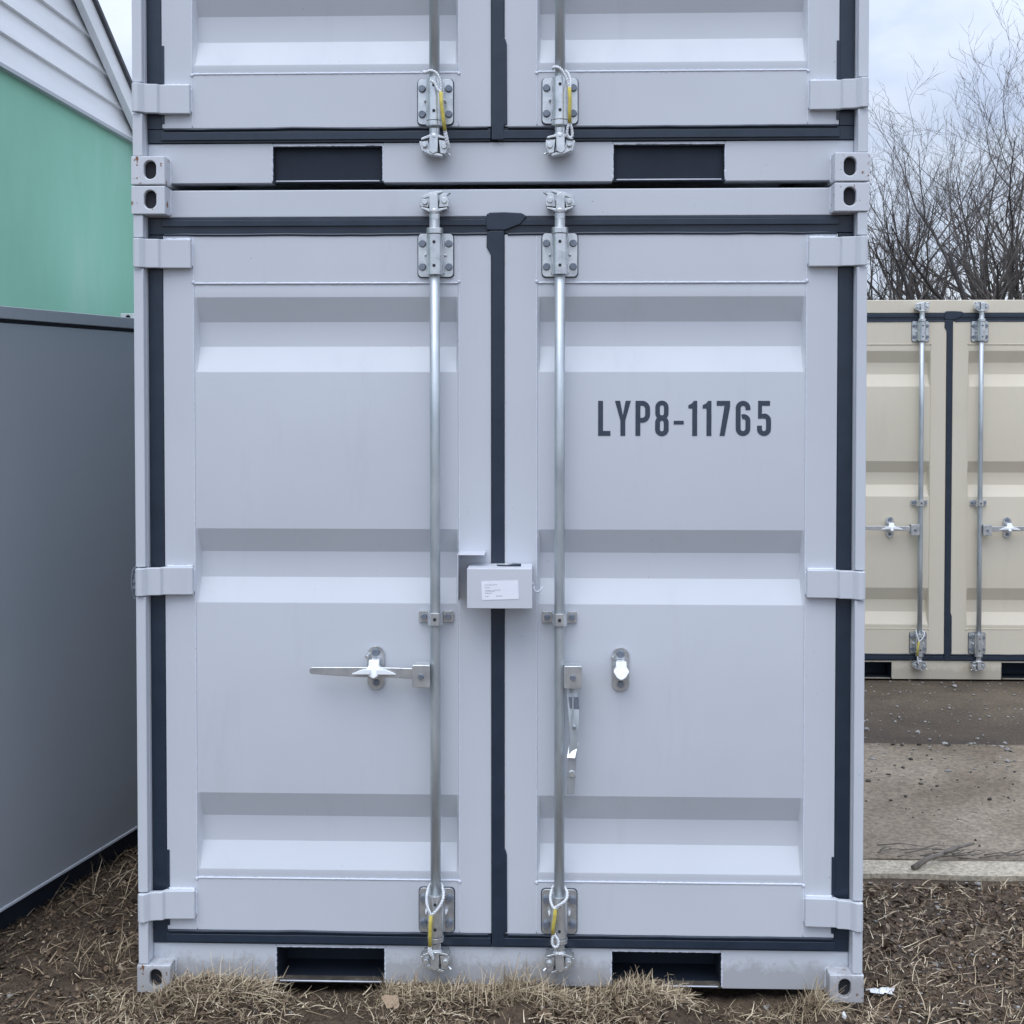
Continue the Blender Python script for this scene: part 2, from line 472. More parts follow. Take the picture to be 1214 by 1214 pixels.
def bar_set(root, x, s, handle):
    Yb = .008
    t = MB(); t.path([(x, Yb, .15), (x, Yb, .8), (x, Yb, 1.6), (x, Yb, 2.375)], .0155, 20)
    bar = t.build('locking_bar', M['tube'], root)
    # guides near the ends
    for zc, lo, hi, e in ((.249, .182, .318, -1), (2.243, 2.178, 2.308, 1)):
        g = MB(); g.prism(rrect(x - .053, x + .053, lo, hi, .012), .041, .0475)
        g.build('bracket_plate', M['zinc'], bar, .0012, 1)
        MB().prism(rrect(x - .0555, x + .0555, lo - .0025, hi + .0015, .013), .0473, .0498).build('bracket_seal', M['rubber'], bar)
        h = MB(); h.lathe_z(x, Yb, [(lo + .004, .0215), (lo + .004, .0238), (hi - .006, .0238), (hi - .006, .0215)])
        # saddle wings that carry the housing
        h.box(x - .027, x - .014, .026, .0408, lo + .010, hi - .010); h.box(x + .014, x + .027, .026, .0408, lo + .010, hi - .010)
        h.lathe_z(x, Yb, [(hi - .004, .019), (hi - .004, .0252), (hi + .012, .0252), (hi + .015, .019)] if e > 0 else [(lo - .015, .019), (lo - .012, .0252), (lo + .002, .0252), (lo + .002, .019)])
        h.build('bracket_housing', M['zinc'], bar, .001, 1)
        for dx in (-.040, .040):
            for zz in (lo + .030, hi - .030):
                MB().disc_y(x + dx, zz, .0115, .028, .0405, 14, .0095).build('bolt', M['bolt'], bar)
        for zz in (lo + .030, hi - .030): MB().disc_y(x, zz, .0048, -.0172, -.014, 10).build('grease_hole', M['dark'], bar)
        for dx in (-.030, .030): MB().disc_y(x + dx, (lo + hi) / 2, .005, .012, .0405, 8, .002).build('rivet', M['bright'], bar)
    # middle clip
    g = MB(); g.prism(rrect(x - .053, x - .020, 1.133, 1.167, .005), .042, .0495); g.prism(rrect(x + .020, x + .053, 1.133, 1.167, .005), .042, .0495)
    pr = [(-.024, .046), (-.022, .000), (-.012, -.0135), (.012, -.0135), (.022, .000), (.024, .046), (.019, .046), (.017, .003), (.010, -.009), (-.010, -.009), (-.017, .003), (-.019, .046)]
    m = Matrix(((1, 0, 0, x), (0, 0, 1, 0), (0, 1, 0, 0), (0, 0, 0, 1)))
    n = len(pr)
    a = [g.bm.verts.new((x + p[0], p[1], 1.131)) for p in pr]; c = [g.bm.verts.new((x + p[0], p[1], 1.169)) for p in pr]
    g.bm.faces.new(a); g.bm.faces.new(c[::-1])
    for k in range(n): g.bm.faces.new([a[k], a[(k + 1) % n], c[(k + 1) % n], c[k]])
    g.build('bar_clip', M['zinc'], bar, .001, 1)
    for dx in (-.037, .037): MB().disc_y(x + dx, 1.15, .0095, .030, .0415, 14, .008).build('bolt', M['bolt'], bar)
    MB().disc_y(x, 1.150, .005, -.0155, -.0138, 10).build('grease_hole', M['dark'], bar)
    # collars and cams
    for zc, up in ((2.398, 1), (.112, -1)):
        c = MB()
        z0 = zc - up * .052
        c.lathe_z(x, Yb, sorted([(z0, .016), (z0 + up * .018, .016), (z0 + up * .022, .0215), (z0 + up * .030, .0215), (z0 + up * .036, .013), (z0 + up * .05, .011)]))
        cam_head(c, x, zc, up, s)
        c.build('cam', M['zinc'], bar, .0018, 1)
    # handle hub clamped on the bar
    d = s * 1    # direction towards the middle of the leaf
    hx = x + d * .040
    hz = .981
    hb = MB()
    hb.prism(rrect(hx - .027, hx + .027, hz - .034, hz + .034, .006), -.026, -.020)
    hb.prism(rrect(hx - .027, hx + .027, hz - .034, hz + .034, .006), .020, .026)
    hb.box(hx - .026, hx + .026, -.020, .020, hz + .028, hz + .034)
    hb.prism(rrect(min(x, hx) , max(x, hx), hz - .028, hz + .027, .004), .0235, .0275)
    hb.build('handle_hub', M['zinc'], bar, .0022, 2)
    b = MB(); b.disc_y(hx, hz, .0085, -.033, -.0262, 14, .007)
    b.build('bolt', M['bolt'], bar)
    if handle == 'level':
        z = hz + .006
        # flat bar that thins towards its grip
        h = MB()
        h.prism([(hx - d * -.004, z - .017), (hx + d * .045, z - .016), (hx + d * .10, z - .013), (hx + d * .20, z - .012), (hx + d * .332, z - .004),
                 (hx + d * .338, z), (hx + d * .338, z + .012), (hx + d * .332, z + .017), (hx + d * .19, z + .018), (hx + d * .08, z + .017), (hx - d * -.004, z + .015)], -.012, -.004)
        h.build('handle', M['zinc'], bar, .002, 2)
        k = MB()
        for e in (-1, 1):
            cx = x + d * .183
            k.prism([(cx + e * .010, z + .000, -.030), (cx + e * .066, z - .004, -.014), (cx + e * .066, z - .001, -.014), (cx + e * .035, z + .011, -.020), (cx + e * .010, z + .014, -.030)], -.0122)
        k.build('handle_wing', M['bright'], bar, .001, 1)
    else:
        h = MB()
        h.path([(hx - .004, .0, hz - .03), (hx - .004, .0, hz - .05)], .006, 8)
        secs = [(hx - .002, .004, hz - .020, .017, .004), (hx - .002, .002, hz - .060, .017, .004), (hx + .002, -.004, hz - .085, .018, .004), (hx + .003, -.010, hz - .125, .016, .005), (hx + .004, -.014, hz - .170, .013, .006),
                (hx - .001, -.018, hz - .235, .012, .006), (hx - .004, -.018, hz - .300, .012, .004), (hx - .006, -.016, hz - .352, .011, .004)]
        prev = None
        for cx, cy, cz, hw, ht in secs:
            r = [h.bm.verts.new((cx - hw, cy - ht, cz)), h.bm.verts.new((cx + hw, cy - ht * .6, cz)), h.bm.verts.new((cx + hw, cy + ht, cz)), h.bm.verts.new((cx - hw, cy + ht, cz))]
            if prev:
                for k in range(4): h.bm.faces.new([prev[k], prev[(k + 1) % 4], r[(k + 1) % 4], r[k]])
            else: h.bm.faces.new(r)
            prev = r
        h.bm.faces.new(prev[::-1])
        h.path([(hx + .000, -.016, hz - .062), (hx + .000, -.020, hz - .10), (hx - .004, -.022, hz - .14)], [.0028, .0028, .002], 6)
        h.path([(hx + .004, -.022, hz - .146), (hx + .004, -.035, hz - .149)], .006, 10)
        h.build('handle', M['tube'], bar, .001, 1)
        k = MB()
        k.prism([(hx - .018, hz - .240, -.030), (hx + .006, hz - .240, -.034), (hx + .017, hz - .198, -.012), (hx + .008, hz - .198, -.010), (hx - .002, hz - .222, -.016), (hx - .006, hz - .198, -.010), (hx - .010, hz - .198, -.010)], -.006)
        k.build('handle_wing', M['bright'], bar, .001, 1)
        k = MB(); k.disc_y(hx - .003, hz - .290, .011, -.026, -.022, 14, .009)
        k.build('bolt', M['zinc'], bar)
        k = MB(); k.prism([(hx - .013, hz - .062), (hx + .017, hz - .062), (hx + .020, hz - .098), (hx - .009, hz - .096)], -.0105, -.0095)
        k.build('handle_slot', M['bolt'], bar)
    return bar

def catch(root, x, d):
    z = .992
    p = MB(); p.prism(stadium(x, z, .052, .134, 8), .043, .0497)
    pl = p.build('handle_catch', M['zinc'], root, .0012, 1)
    MB().disc_y(x, z + .047, .012, .030, .0425, 16, .0105).build('bolt', M['bolt'], pl)
    MB().disc_y(x + .001, z - .044, .0105, .034, .0425, 16, .0095).build('bolt', M['bolt'], pl)
    c = MB()
    c.prism([(x - .016, z + .032, .000), (x + .016, z + .032, .000), (x + .016, z + .016, -.012), (x + .024, z + .005, -.020), (x + .014, z - .012, -.020), (x + .004, z - .020, -.016), (x - .004, z - .020, -.016), (x - .014, z - .012, -.020), (x - .024, z + .005, -.020), (x - .016, z + .016, -.012)], .012)
    c.box(x - .012, x + .012, .012, .0425, z + .008, z + .030)
    c.build('catch_cap', M['bright'], pl, .003, 2)
    c = MB(); c.box(x - .014, x + .014, .018, .0425, z - .030, z - .021)
    c.build('catch_spring', M['zinc'], pl, .001, 1)
    MB().path([(x - .020, .040, z + .038), (x - .026, .020, z + .038)], .005, 8).build('catch_pin', M['zinc'], pl)
    s = MB(); s.box(x - .013, x + .013, .0405, .0427, z - .021, z - .018); s.build('catch_slot', M['dark'], pl)

def hinge(root, s, z0, z1):
    h = MB()
    # strap: cross section in x,y swept along z
    pr = [(1.094, .012), (1.096, .000), (1.088, -.007), (1.076, -.007), (1.068, .000), (1.060, .010), (1.045, .014), (1.024, .016), (1.018, .026),
          (.929, .030), (.929, .0485), (1.02, .0485), (1.03, .034), (1.066, .030), (1.078, .030)]
    a = [h.bm.verts.new((s * p[0], p[1], z0)) for p in pr]; b = [h.bm.verts.new((s * p[0], p[1], z1)) for p in pr]
    h.bm.faces.new(a); h.bm.faces.new(b[::-1])
    for k in range(len(pr)): h.bm.faces.new([a[k], a[(k + 1) % len(pr)], b[(k + 1) % len(pr)], b[k]])
    o = h.build('hinge', M[root['paint']], root, .003, 2)
    w_ = MB(); bead(w_, (s * .9285, .047, z0 + .006), (s * .9285, .047, z1 - .006), .0028, z0 * 9 + s)
    bead(w_, (s * .932, .046, z1 + .001), (s * 1.012, .046, z1 + .001), .0042, z0 * 7 + s)
    w_.build('weld', M['weld'] if root['paint'] == 'grey' else M[root['paint']], o)

def door(root, s, paint_, center_gasket):
    """one leaf. s = -1 left, +1 right"""
    X = lambda a, b: tuple(sorted((s * a, s * b)))
    f = MB()
    for (a, b, z0, z1) in ((.020, .118, .176, 2.306), (.926, 1.019, .176, 2.306), (.118, .926, .176, .338), (.118, .926, 2.162, 2.306)):
        x0, x1 = X(a, b)
        f.box(x0, x1, .050, .094, z0, z1)
    leaf = f.build('door', M[paint_], root, .0022, 2)
    # pressed panel: rows with three recesses
    p = MB(); xa, xb = .1185, .9255
    prof = [(.340, 0)]
    for t4 in reversed(CORR):
        a, b_, c_, d_ = t4
        prof += [(d_, 0), (c_, 1), (b_, 1), (a, 0)]
    prof.append((2.160, 0))
    cols_ = [xa, xa + .009, xb - .009, xb]
    rows = []
    for z, k in prof:
        rows.append([p.bm.verts.new((s * cx, .0525 + (.037 if (k and i in (1, 2)) else 0), z)) for i, cx in enumerate(cols_)])
    for r0, r1 in zip(rows, rows[1:]):
        for i in range(3): p.bm.faces.new([r0[i], r0[i + 1], r1[i + 1], r1[i]])
    po = p.build('door_panel', M[paint_], leaf)
    so_ = po.modifiers.new('thickness', 'SOLIDIFY'); so_.thickness = .002; so_.offset = 1 if s > 0 else 1
    bv = po.modifiers.new('bevel', 'BEVEL'); bv.width = .007; bv.segments = 3; bv.limit_method = 'ANGLE'; bv.angle_limit = R(20)
    for q in po.data.polygons: q.use_smooth = True
    # weld beads round the panel
    wb = MB()
    bead(wb, (s * .116, .0505, .339), (s * .927, .0505, .339), .0030, 1 + s)
    bead(wb, (s * .116, .0505, 2.161), (s * .927, .0505, 2.161), .0030, 2 + s)
    for k, x in enumerate((.1175, .9265)):
        bead(wb, (s * x, .0515, .18), (s * x, .0515, .335), .0024, 4 + s + k)
        bead(wb, (s * x, .0515, .34), (s * x, .0515, 2.16), .0022, 4 + s + k)
        bead(wb, (s * x, .0515, 2.166), (s * x, .0515, 2.303), .0024, 6 + s + k)
        wb.path([(s * x, .052, .336), (s * x, .045, .3365)], [.007, .003], 8)
        wb.path([(s * x, .052, 2.165), (s * x, .045, 2.1645)], [.007, .003], 8)
    wb.build('weld', M['weld'] if paint_.startswith('grey') else M[paint_], leaf)
    # rubber
    g = MB()
    zt0, zt1, zb0, zb1 = 2.3075, 2.360, .132, .1745
    xin = .0195 if not center_gasket else -.0185
    xw = (.0205, 1.064)
    def HB(x0, x1, z0, z1, y0, y1):
        a, b_ = sorted((s * x0, s * x1)); g.box(a, b_, y0, y1, z0, z1)
    # top and bottom strips: a raised lip and a lower web
    c0 = .0 if center_gasket else .0215
    HB(c0, 1.064, zt0 + .002, zt1 - .001, .054, .080)
    HB(c0, 1.022, zt0 + .026, zt1 - .008, .047, .0539)
    HB(c0, 1.064, zb0 + .001, zb1 - .001, .054, .080)
    HB(c0, 1.022, zb0 + .008, zb0 + .032, .046, .0539)
    # wavy lip overlapping the lower and upper edge of the leaf
    for zz, e in ((zb1 - .001, 1), (zt0 + .0, -1)):
        pts = []; n = 60
        for i in range(n + 1):
            xx = .03 + (1.015 - .03) * i / n
            wv = .0025 * noise.noise(Vector((xx * 4, zz, s))) + .0012 * noise.noise(Vector((xx * 17, zz, s)))
            pts.append((s * xx, .0500, zz + e * wv))
        g.path(pts, .0048, 8)
    # side strip
    HB(1.0205, 1.064, zb1, zt0, .052, .080)
    HB(1.0105, 1.0204, .19, .425, .0470, .0495)
    HB(1.0105, 1.0204, 2.06, 2.18, .0470, .0495) if False else None
    g.build('gasket', M['rubber'], leaf, .0022, 2)
    if center_gasket:
        cgm = MB()
        cgm.prism([(-.0192, .136), (.0192, .136), (.0192, .178), (.0285, .182), (.0275, .42), (.0235, .436), (.0192, .44), (.0192, 2.302), (.0192, 2.318),
                   (-.0192, 2.318), (-.033, 2.312), (-.034, 2.268), (-.0192, 2.242)], .0445, .0535)
        cgm.prism([(-.0185, .137), (.0185, .137), (.0185, 2.30), (-.0185, 2.30)], .0536, .080)
        cgm.prism([(-.0335, 2.3185), (.022, 2.3185), (.068, 2.336), (.088, 2.360), (.072, 2.370), (.020, 2.373), (-.024, 2.372), (-.034, 2.366), (-.036, 2.352)], .0425, .0500)
        cgm.build('centre_gasket', M['rubber'], leaf, .003, 2)

def container(name, label, paint_, loc, handles=('level', 'down'), low=True, group='shipping containers in the yard', yaw=0, length=2.44, latch=False):
    root = empty(name, loc, label, 'shipping container', group, yaw)
    root['paint'] = paint_
    pl = M['grey_low'] if paint_ == 'grey' and low else M[paint_]
    xo = 1.098
    # posts: front bars in lengths between the hinges, and the channel behind them
    HZ = [(.217, .304), (1.214, 1.298), (2.206, 2.293)]
    segs = []; z = .086
    for a, b in HZ: segs.append((z, a - .003)); z = b + .003
    segs.append((z, H - .086))
    for s in (-1, 1):
        f = MB()
        for z0, z1 in segs:
            x0, x1 = sorted((s * 1.066, s * 1.096)); f.box(x0, x1, .005, .0320, z0, z1)
        x0, x1 = sorted((s * 1.0655, s * xo)); f.box(x0, x1, .0325, .16, .0855, H - .0855)
        f.build('corner_post', M[paint_], root, .003, 2)
        f = MB(); x0, x1 = sorted((s * 1.03, s * xo)); f.box(x0, x1, length - .12, length - .003, .0855, H - .0855)
        f.build('corner_post', M[paint_], root, .004, 2)
        for a, b in HZ: hinge(root, s, a, b)
    # header
    f = MB(); f.box(-1.065, 1.065, .0595, .13, 2.361, H - .006)
    f.build('header', M[paint_], root, .004, 3)
    f = MB(); f.box(-1.03, 1.03, length - .08, length - .01, 2.34, H - .006); f.build('rear_header', M[paint_], root, .004, 1)
    # sill with two cut-outs
    f = MB()
    for a, b in ((-1.065, -.6855), (-.347, .3455), (.6835, 1.065)): f.box(a, b, .0595, .12, .012, .131)
    for a, b in ((-.6855, -.347), (.3455, .6835)): f.box(a, b, .0600, .12, .1245, .1305)
    f.box(-1.03, 1.03, length - .08, length - .01, .012, .131)
    f.box(-.995, .995, .13, length - .09, .128, .15)       # floor
    f.build('sill', pl, root, .0015, 1)
    for a, b in ((-.6855, -.347), (.3455, .6835)):
        p = MB(); y1 = .22 if low else .078  # upper pair closed by an added shallow dark plate imitating inner shade
        if low: p.box(a + .001, b - .001, .0985, y1, .012, .018)  # dark rear floor behind the dusty front strip, light fall-off put into colour
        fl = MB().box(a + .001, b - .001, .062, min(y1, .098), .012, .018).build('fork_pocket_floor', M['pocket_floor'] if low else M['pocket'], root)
        p.box(a + .001, a + .005, .0625, y1, .0185, .118); p.box(b - .005, b - .001, .0625, y1, .0185, .118)
        p.box(a + .001, b - .001, .0625, y1, .1185, .1238); p.box(a + .001, b - .001, y1 + .001, y1 + .01, .012, .1238)
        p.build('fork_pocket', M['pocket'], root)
        # ragged torch-cut edge
        e = MB(); n = 26
        for xx, sg in ((a, 1), (b, -1)):
            pts = [(xx + sg * .0005, .0605, .016 + (.106) * i / n) for i in range(n + 1)]
            e.path(pts, [.0026 * (1 + .8 * noise.noise(Vector((i * .8, xx * 5, loc[2])))) for i in range(n + 1)], 6)
        pts = [(a + (b - a) * i / 60, .0605, .1235) for i in range(61)]
        e.path(pts, [.0020 * (1 + .9 * noise.noise(Vector((i * .55, xx * 3, loc[2])))) for i in range(61)], 6)
        e.path([(a + .012, .061, .017), (b - .012, .061, .017)], .0022, 6)
        e.build('cut_edge', M['weld'] if paint_ == 'grey' else M[paint_], root)
    # corner castings
    cm = M[paint_] if paint_ != 'grey' else M['grey_cast_low'] if low else M['grey_cast']
    for s in (-1, 1):
        for z0, z1 in ((0, .085), (H - .085, H)):
            for back in (False, True):
                c = MB()
                if not back: cx, cz, yd, D = casting(c, s, .997, 1.1, 0, .162, z0, z1)
                else: cx, cz, yd, D = casting(c, s, .997, 1.1, length - .162, length, z0, z1, True)
                o = c.build('corner_casting', cm, root, .0035, 2)
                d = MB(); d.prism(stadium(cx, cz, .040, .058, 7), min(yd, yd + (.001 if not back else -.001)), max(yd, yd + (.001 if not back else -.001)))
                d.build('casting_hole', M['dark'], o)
    # rails
    for s in (-1, 1):
        f = MB(); x0, x1 = sorted((s * 1.045, s * 1.095))
        f.box(x0, x1, .165, length - .165, H - .075, H - .012); f.build('top_rail', M[paint_], root, .003, 1)
        f = MB(); f.box(x0, x1, .165, length - .165, .015, .13); f.build('bottom_rail', pl, root, .003, 1)
        # corrugated side wall
        w_ = MB(); y = .161; pts = []
        while y < length - .125:
            for dy, dx in ((0, 0), (.07, 0), (.11, .034), (.18, .034)):
                if y + dy < length - .125: pts.append((y + dy, dx))
            y += .22
        pts.append((length - .121, 0))
        prev = None
        for (yy, dx) in pts:
            v = [w_.bm.verts.new((s * (1.088 - dx), yy, zz)) for zz in (.1305, H - .0755)]
            if prev: w_.bm.faces.new([prev[0], v[0], v[1], prev[1]])
            prev = v
        o = w_.build('side_wall', M[paint_], root); k = o.modifiers.new('thickness', 'SOLIDIFY'); k.thickness = .002
    r_ = MB(); x = -1.044; pts = []
    while x < 1.0:
        for dx, dz in ((0, 0), (.07, 0), (.085, -.018), (.15, -.018)):
            if x + dx < 1.03: pts.append((x + dx, dz))
        x += .165
    pts.append((1.044, 0)); prev = None
    for (xx, dz) in pts:
        v = [r_.bm.verts.new((xx, yy, H - .022 + dz)) for yy in (.131, length - .081)]
        if prev: r_.bm.faces.new([prev[0], v[0], v[1], prev[1]])
        prev = v
    o = r_.build('roof', M[paint_], root); k = o.modifiers.new('thickness', 'SOLIDIFY'); k.thickness = .002
    b_ = MB(); b_.box(-1.029, 1.029, length - .045, length - .030, .1315, 2.3395); b_.build('back_wall', M[paint_], root)
    door(root, -1, paint_, False); door(root, 1, paint_, True)
    for s, hd in zip((-1, 1), handles):
        bar_set(root, s * .187, s, hd)
        catch(root, s * .3715, s)
    # drips of weld at casting
    wb = MB()
    for s in (-1, 1):
        for zc in (H - .083, .004):
            bead(wb, (s * .998, .060, zc + .002), (s * .998, .060, zc + .078), .0042, s + zc)
    wb.build('weld', M['weld'] if paint_ == 'grey' else M[paint_], root)
    if latch:
        l = MB()
        l.path([(-1.097, .05, 1.298), (-1.108, .046, 1.297), (-1.116, .044, 1.288), (-1.120, .044, 1.262), (-1.121, .044, 1.236), (-1.113, .044, 1.205), (-1.112, .044, 1.197), (-1.098, .05, 1.200)], .0028, 8)
        l.prism([(-1.110, 1.275), (-1.098, 1.278), (-1.098, 1.213), (-1.108, 1.209)], .035, .060)
        l.build('side_clasp', M['bolt'], root, .001, 1)
        l = MB()
        for zz, rr in ((1.255, .006), (1.236, .0065)): l.disc_y(-1.108, zz, rr, .026, .034, 12, rr * .7)
        l.build('clasp_rivet', M['bolt'], root)
    del root['paint']
    return root

lower = container('shipping_container', 'pale grey container on the ground with dark lettering and lock box on its closed doors', 'grey', (0, 0, 0), latch=True)
upper = container('shipping_container', 'pale grey container stacked on top, only the foot of its doors in view', 'grey', (0.0, 0, 2.4535), ('level', 'level'), low=False)
tanc = container('shipping_container', 'tan container across the paved yard, right behind the grey stack', 'tan', (2.685, 4.62, -.047), ('level', 'level'))
whitec = container('shipping_container', 'white container far behind, only its roof corner showing above the slate grey storage unit', 'white', (-2.05, 6.2, -.047), ('level', 'level'))

# ---------------------------------------------------------------- lettering
def ribbon(mb, pts, wd, y0, closed=False, th=.0007):
    pts = [Vector((p[0], p[1])) for p in pts]; n = len(pts); Lf = []; Rt = []
    for i in range(n):
        if closed: a, b = pts[i - 1], pts[(i + 1) % n]
        else: a, b = pts[max(i - 1, 0)], pts[min(i + 1, n - 1)]
        d1 = (pts[i] - a); d2 = (b - pts[i])
        if d1.length < 1e-9: d1 = d2
        if d2.length < 1e-9: d2 = d1
        d1.normalize(); d2.normalize()
        nn = Vector((-(d1.y + d2.y), d1.x + d2.x)); nn.normalize()
        m = wd / 2 / max(.4, nn.dot(Vector((-d1.y, d1.x))))
        Lf.append(pts[i] + nn * m); Rt.append(pts[i] - nn * m)
    V = lambda p, y: mb.bm.verts.new((p.x, y, p.y))
    a = [V(p, y0) for p in Lf]; b = [V(p, y0) for p in Rt]; c = [V(p, y0 + th) for p in Lf]; d = [V(p, y0 + th) for p in Rt]
    for i in range(n if closed else n - 1):
        j = (i + 1) % n
        mb.bm.faces.new([a[i], a[j], b[j], b[i]])
        mb.bm.faces.new([a[i], c[i], c[j], a[j]]); mb.bm.faces.new([b[i], b[j], d[j], d[i]])
def arc(cx, cz, rx, rz, a0, a1, k=12):
    return [(cx + rx * math.cos(R(a0 + (a1 - a0) * i / k)), cz + rz * math.sin(R(a0 + (a1 - a0) * i / k))) for i in range(k + 1)]
lt = MB()
U = .000528; X0 = .303; Z0 = 1.6995; HT = .1056; SW = .0146
def gx(p): return X0 + (p - 102) * U
yl = .0500
h2 = SW / 2
def bar_(x0, x1, z0, z1, dy=0): lt.box(x0, x1, yl + dy, yl + dy + .0007, z0, z1)
# L
x0, x1 = gx(102), gx(172); bar_(x0, x0 + SW, Z0 + SW, Z0 + HT); bar_(x0, x1, Z0, Z0 + SW)
# Y
x0, x1 = gx(198), gx(288); xm = (x0 + x1) / 2
bar_(xm - h2, xm + h2, Z0, Z0 + .046)
lt.prism([(x0, Z0 + HT), (xm - h2, Z0 + .046), (xm + h2, Z0 + .046), (x1, Z0 + HT), (x1 - .0155, Z0 + HT), (xm, Z0 + .062), (x0 + .0155, Z0 + HT)], yl, yl + .0007)
# P
x0, x1 = gx(315), gx(398); bar_(x0, x0 + SW, Z0, Z0 + HT)
r = .018
ribbon(lt, [(x0 + SW, Z0 + HT - h2)] + arc(x1 - h2 - r + .002, Z0 + HT - h2 - r, r - .002, r, 90, 0, 8) + arc(x1 - h2 - r + .002, Z0 + .050 + r - .003, r - .002, r, 0, -90, 8) + [(x0 + SW, Z0 + .047)], SW, yl)
# 8
x0, x1 = gx(427), gx(504); cx = (x0 + x1) / 2; rx = (x1 - x0) / 2 - h2
def loop(z0, z1):
    q = rx
    return arc(cx, z1 - h2 - q, rx, q, 0, 180, 14) + arc(cx, z0 + h2 + q, rx, q, 180, 360, 14)
ribbon(lt, loop(Z0 - .001, Z0 + .0605), SW, yl, True); ribbon(lt, loop(Z0 + .0475, Z0 + HT + .001), SW - .001, yl + .00015, True)
# hyphen
bar_(gx(533), gx(590), Z0 + .0345, Z0 + .0455)
# 1 1
for a, b in ((616, 666), (697, 747)):
    x0, x1 = gx(a), gx(b)
    lt.prism([(x1 - SW, Z0), (x1, Z0), (x1, Z0 + HT), (x1 - .010, Z0 + HT), (x1 - .016, Z0 + HT - .008), (x0, Z0 + HT - .013), (x0, Z0 + HT - .023), (x1 - SW, Z0 + HT - .023)], yl, yl + .0007)
# 7
x0, x1 = gx(777), gx(853)
lt.prism([(x0, Z0 + HT), (x1, Z0 + HT), (x1, Z0 + HT - .016), (gx(822), Z0), (gx(794), Z0), (x1 - SW - .002, Z0 + HT - SW), (x0, Z0 + HT - SW)], yl, yl + .0007)
# 6
x0, x1 = gx(885), gx(968); cx = (x0 + x1) / 2; rx = (x1 - x0) / 2 - h2
ribbon(lt, [(x1 - h2, Z0 + .078)] + arc(cx, Z0 + HT - h2 - rx, rx, rx, 0, 180, 14) + arc(cx, Z0 + h2 + rx, rx, rx, 180, 360, 14) + arc(cx + .001, Z0 + .0655 - h2 - .012, rx - .001, .012, 0, 110, 8), SW, yl)
# 5
x0, x1 = gx(1006), gx(1085); cx = (x0 + x1) / 2; rx = (x1 - x0) / 2 - h2
lt.prism([(x0 + .003, Z0 + HT), (x1 - .003, Z0 + HT), (x1 - .003, Z0 + HT - SW), (x0 + .003 + SW - .003, Z0 + HT - SW), (x0 + SW, Z0 + .052), (x0 + .003, Z0 + .052)], yl + .0002, yl + .0009)
ribbon(lt, [(x0 + h2, Z0 + .031)] + arc(cx, Z0 + h2 + rx, rx, rx, 180, 360, 14) + arc(cx, Z0 + .0655 - h2 - .012, rx, .014, 0, 90, 8) + [(x0 + SW, Z0 + .0585)], SW, yl)
leafR = [o for o in lower.children if o.name.startswith('door')][1]
lo_ = lt.build('lettering', M['letter'], leafR)
lo_.location.y = .0012

# ---------------------------------------------------------------- lock box on the middle of the doors
lb = MB()
BX0, BX1, BZ0, BZ1, BYF = -.086, .1065, 1.194, 1.312, -.072
T = .004
lb.box(BX0, BX1, BYF, BYF + T, BZ0, BZ1)                                # face
lb.box(BX0 + .001, BX1 - .001, BYF + T, .046, BZ1 - T, BZ1)                           # top
lb.box(BX1 - T, BX1 - .0005, BYF + T, .0495, BZ0, BZ1 - T)                            # right side
lb.box(BX0 + .0005, BX0 + T, BYF + T, -.02, BZ0 + .001, BZ1 - T)
lb.box(BX0 + T, BX1 - T, .040, .044, BZ0 + .03, BZ1 - T)                # inner plate
box_o = lb.build('lock_box', M['lockbox'], lower, .0022, 2)
l2 = MB()
l2.box(-.118, -.115, -.028, .0495, 1.205, 1.349)
l2.box(-.1148, -.036, -.028, .0495, 1.345, 1.349)
l2.build('lock_box_shroud', M['lockbox'], box_o, .0015, 2)
l3 = MB(); l3.path([(BX1 + .002, -.01, 1.256), (BX1 + .004, -.028, 1.246), (BX1 + .009, -.036, 1.240), (BX1 + .016, -.038, 1.238), (BX1 + .023, -.036, 1.243), (BX1 + .030, -.034, 1.254)], [.003, .003, .003, .003, .0028, .0018], 8)
l3.path([(BX1 - .002, -.012, 1.262), (BX1 + .003, -.014, 1.256)], .004, 8)
l3.build('hook', M['lockbox'], box_o)
l4 = MB(); l4.path([(.0, -.02, BZ1 + .0035), (.03, -.02, BZ1 + .002), (.05, -.018, BZ1 + .0045), (.072, -.018, BZ1 + .004)], [.002, .003, .0045, .004], 8)
l4.build('rubber_strip', M['rubber'], box_o)
st = MB(); mt = Matrix.Translation((0, 0, 0))
import_m = Matrix.Translation((.0115, 0, 1.2485)) @ Matrix.Rotation(R(-1.8), 4, 'Y')
st.prism(rrect(-.0545, .0545, -.0275, .0275, .003), BYF - .0011, BYF - .0003, import_m)
sto = st.build('sticker', M['sticker'], box_o)
pr_ = MB(); rs = random.Random(4)
for zz, runs in ((.0165, ((-.045, -.024), (-.022, -.010))), (.0085, ((-.045, -.030),)), (.0005, ((-.044, -.026), (-.023, -.006), (-.004, .002))), (-.0035, ((-.043, -.018),)), (-.0085, ((-.044, -.025),)), (-.0170, ((-.044, -.033), (-.012, .006)))):
    for a, b in runs:
        x = a
        while x < b:
            wl = rs.uniform(.0008, .0022)
            pr_.box(x, x + wl, BYF - .0014, BYF - .0012, zz - .0007, zz + rs.uniform(.0004, .0010), import_m); x += wl + .0006
pr_.build('small_print', M['print'], box_o)

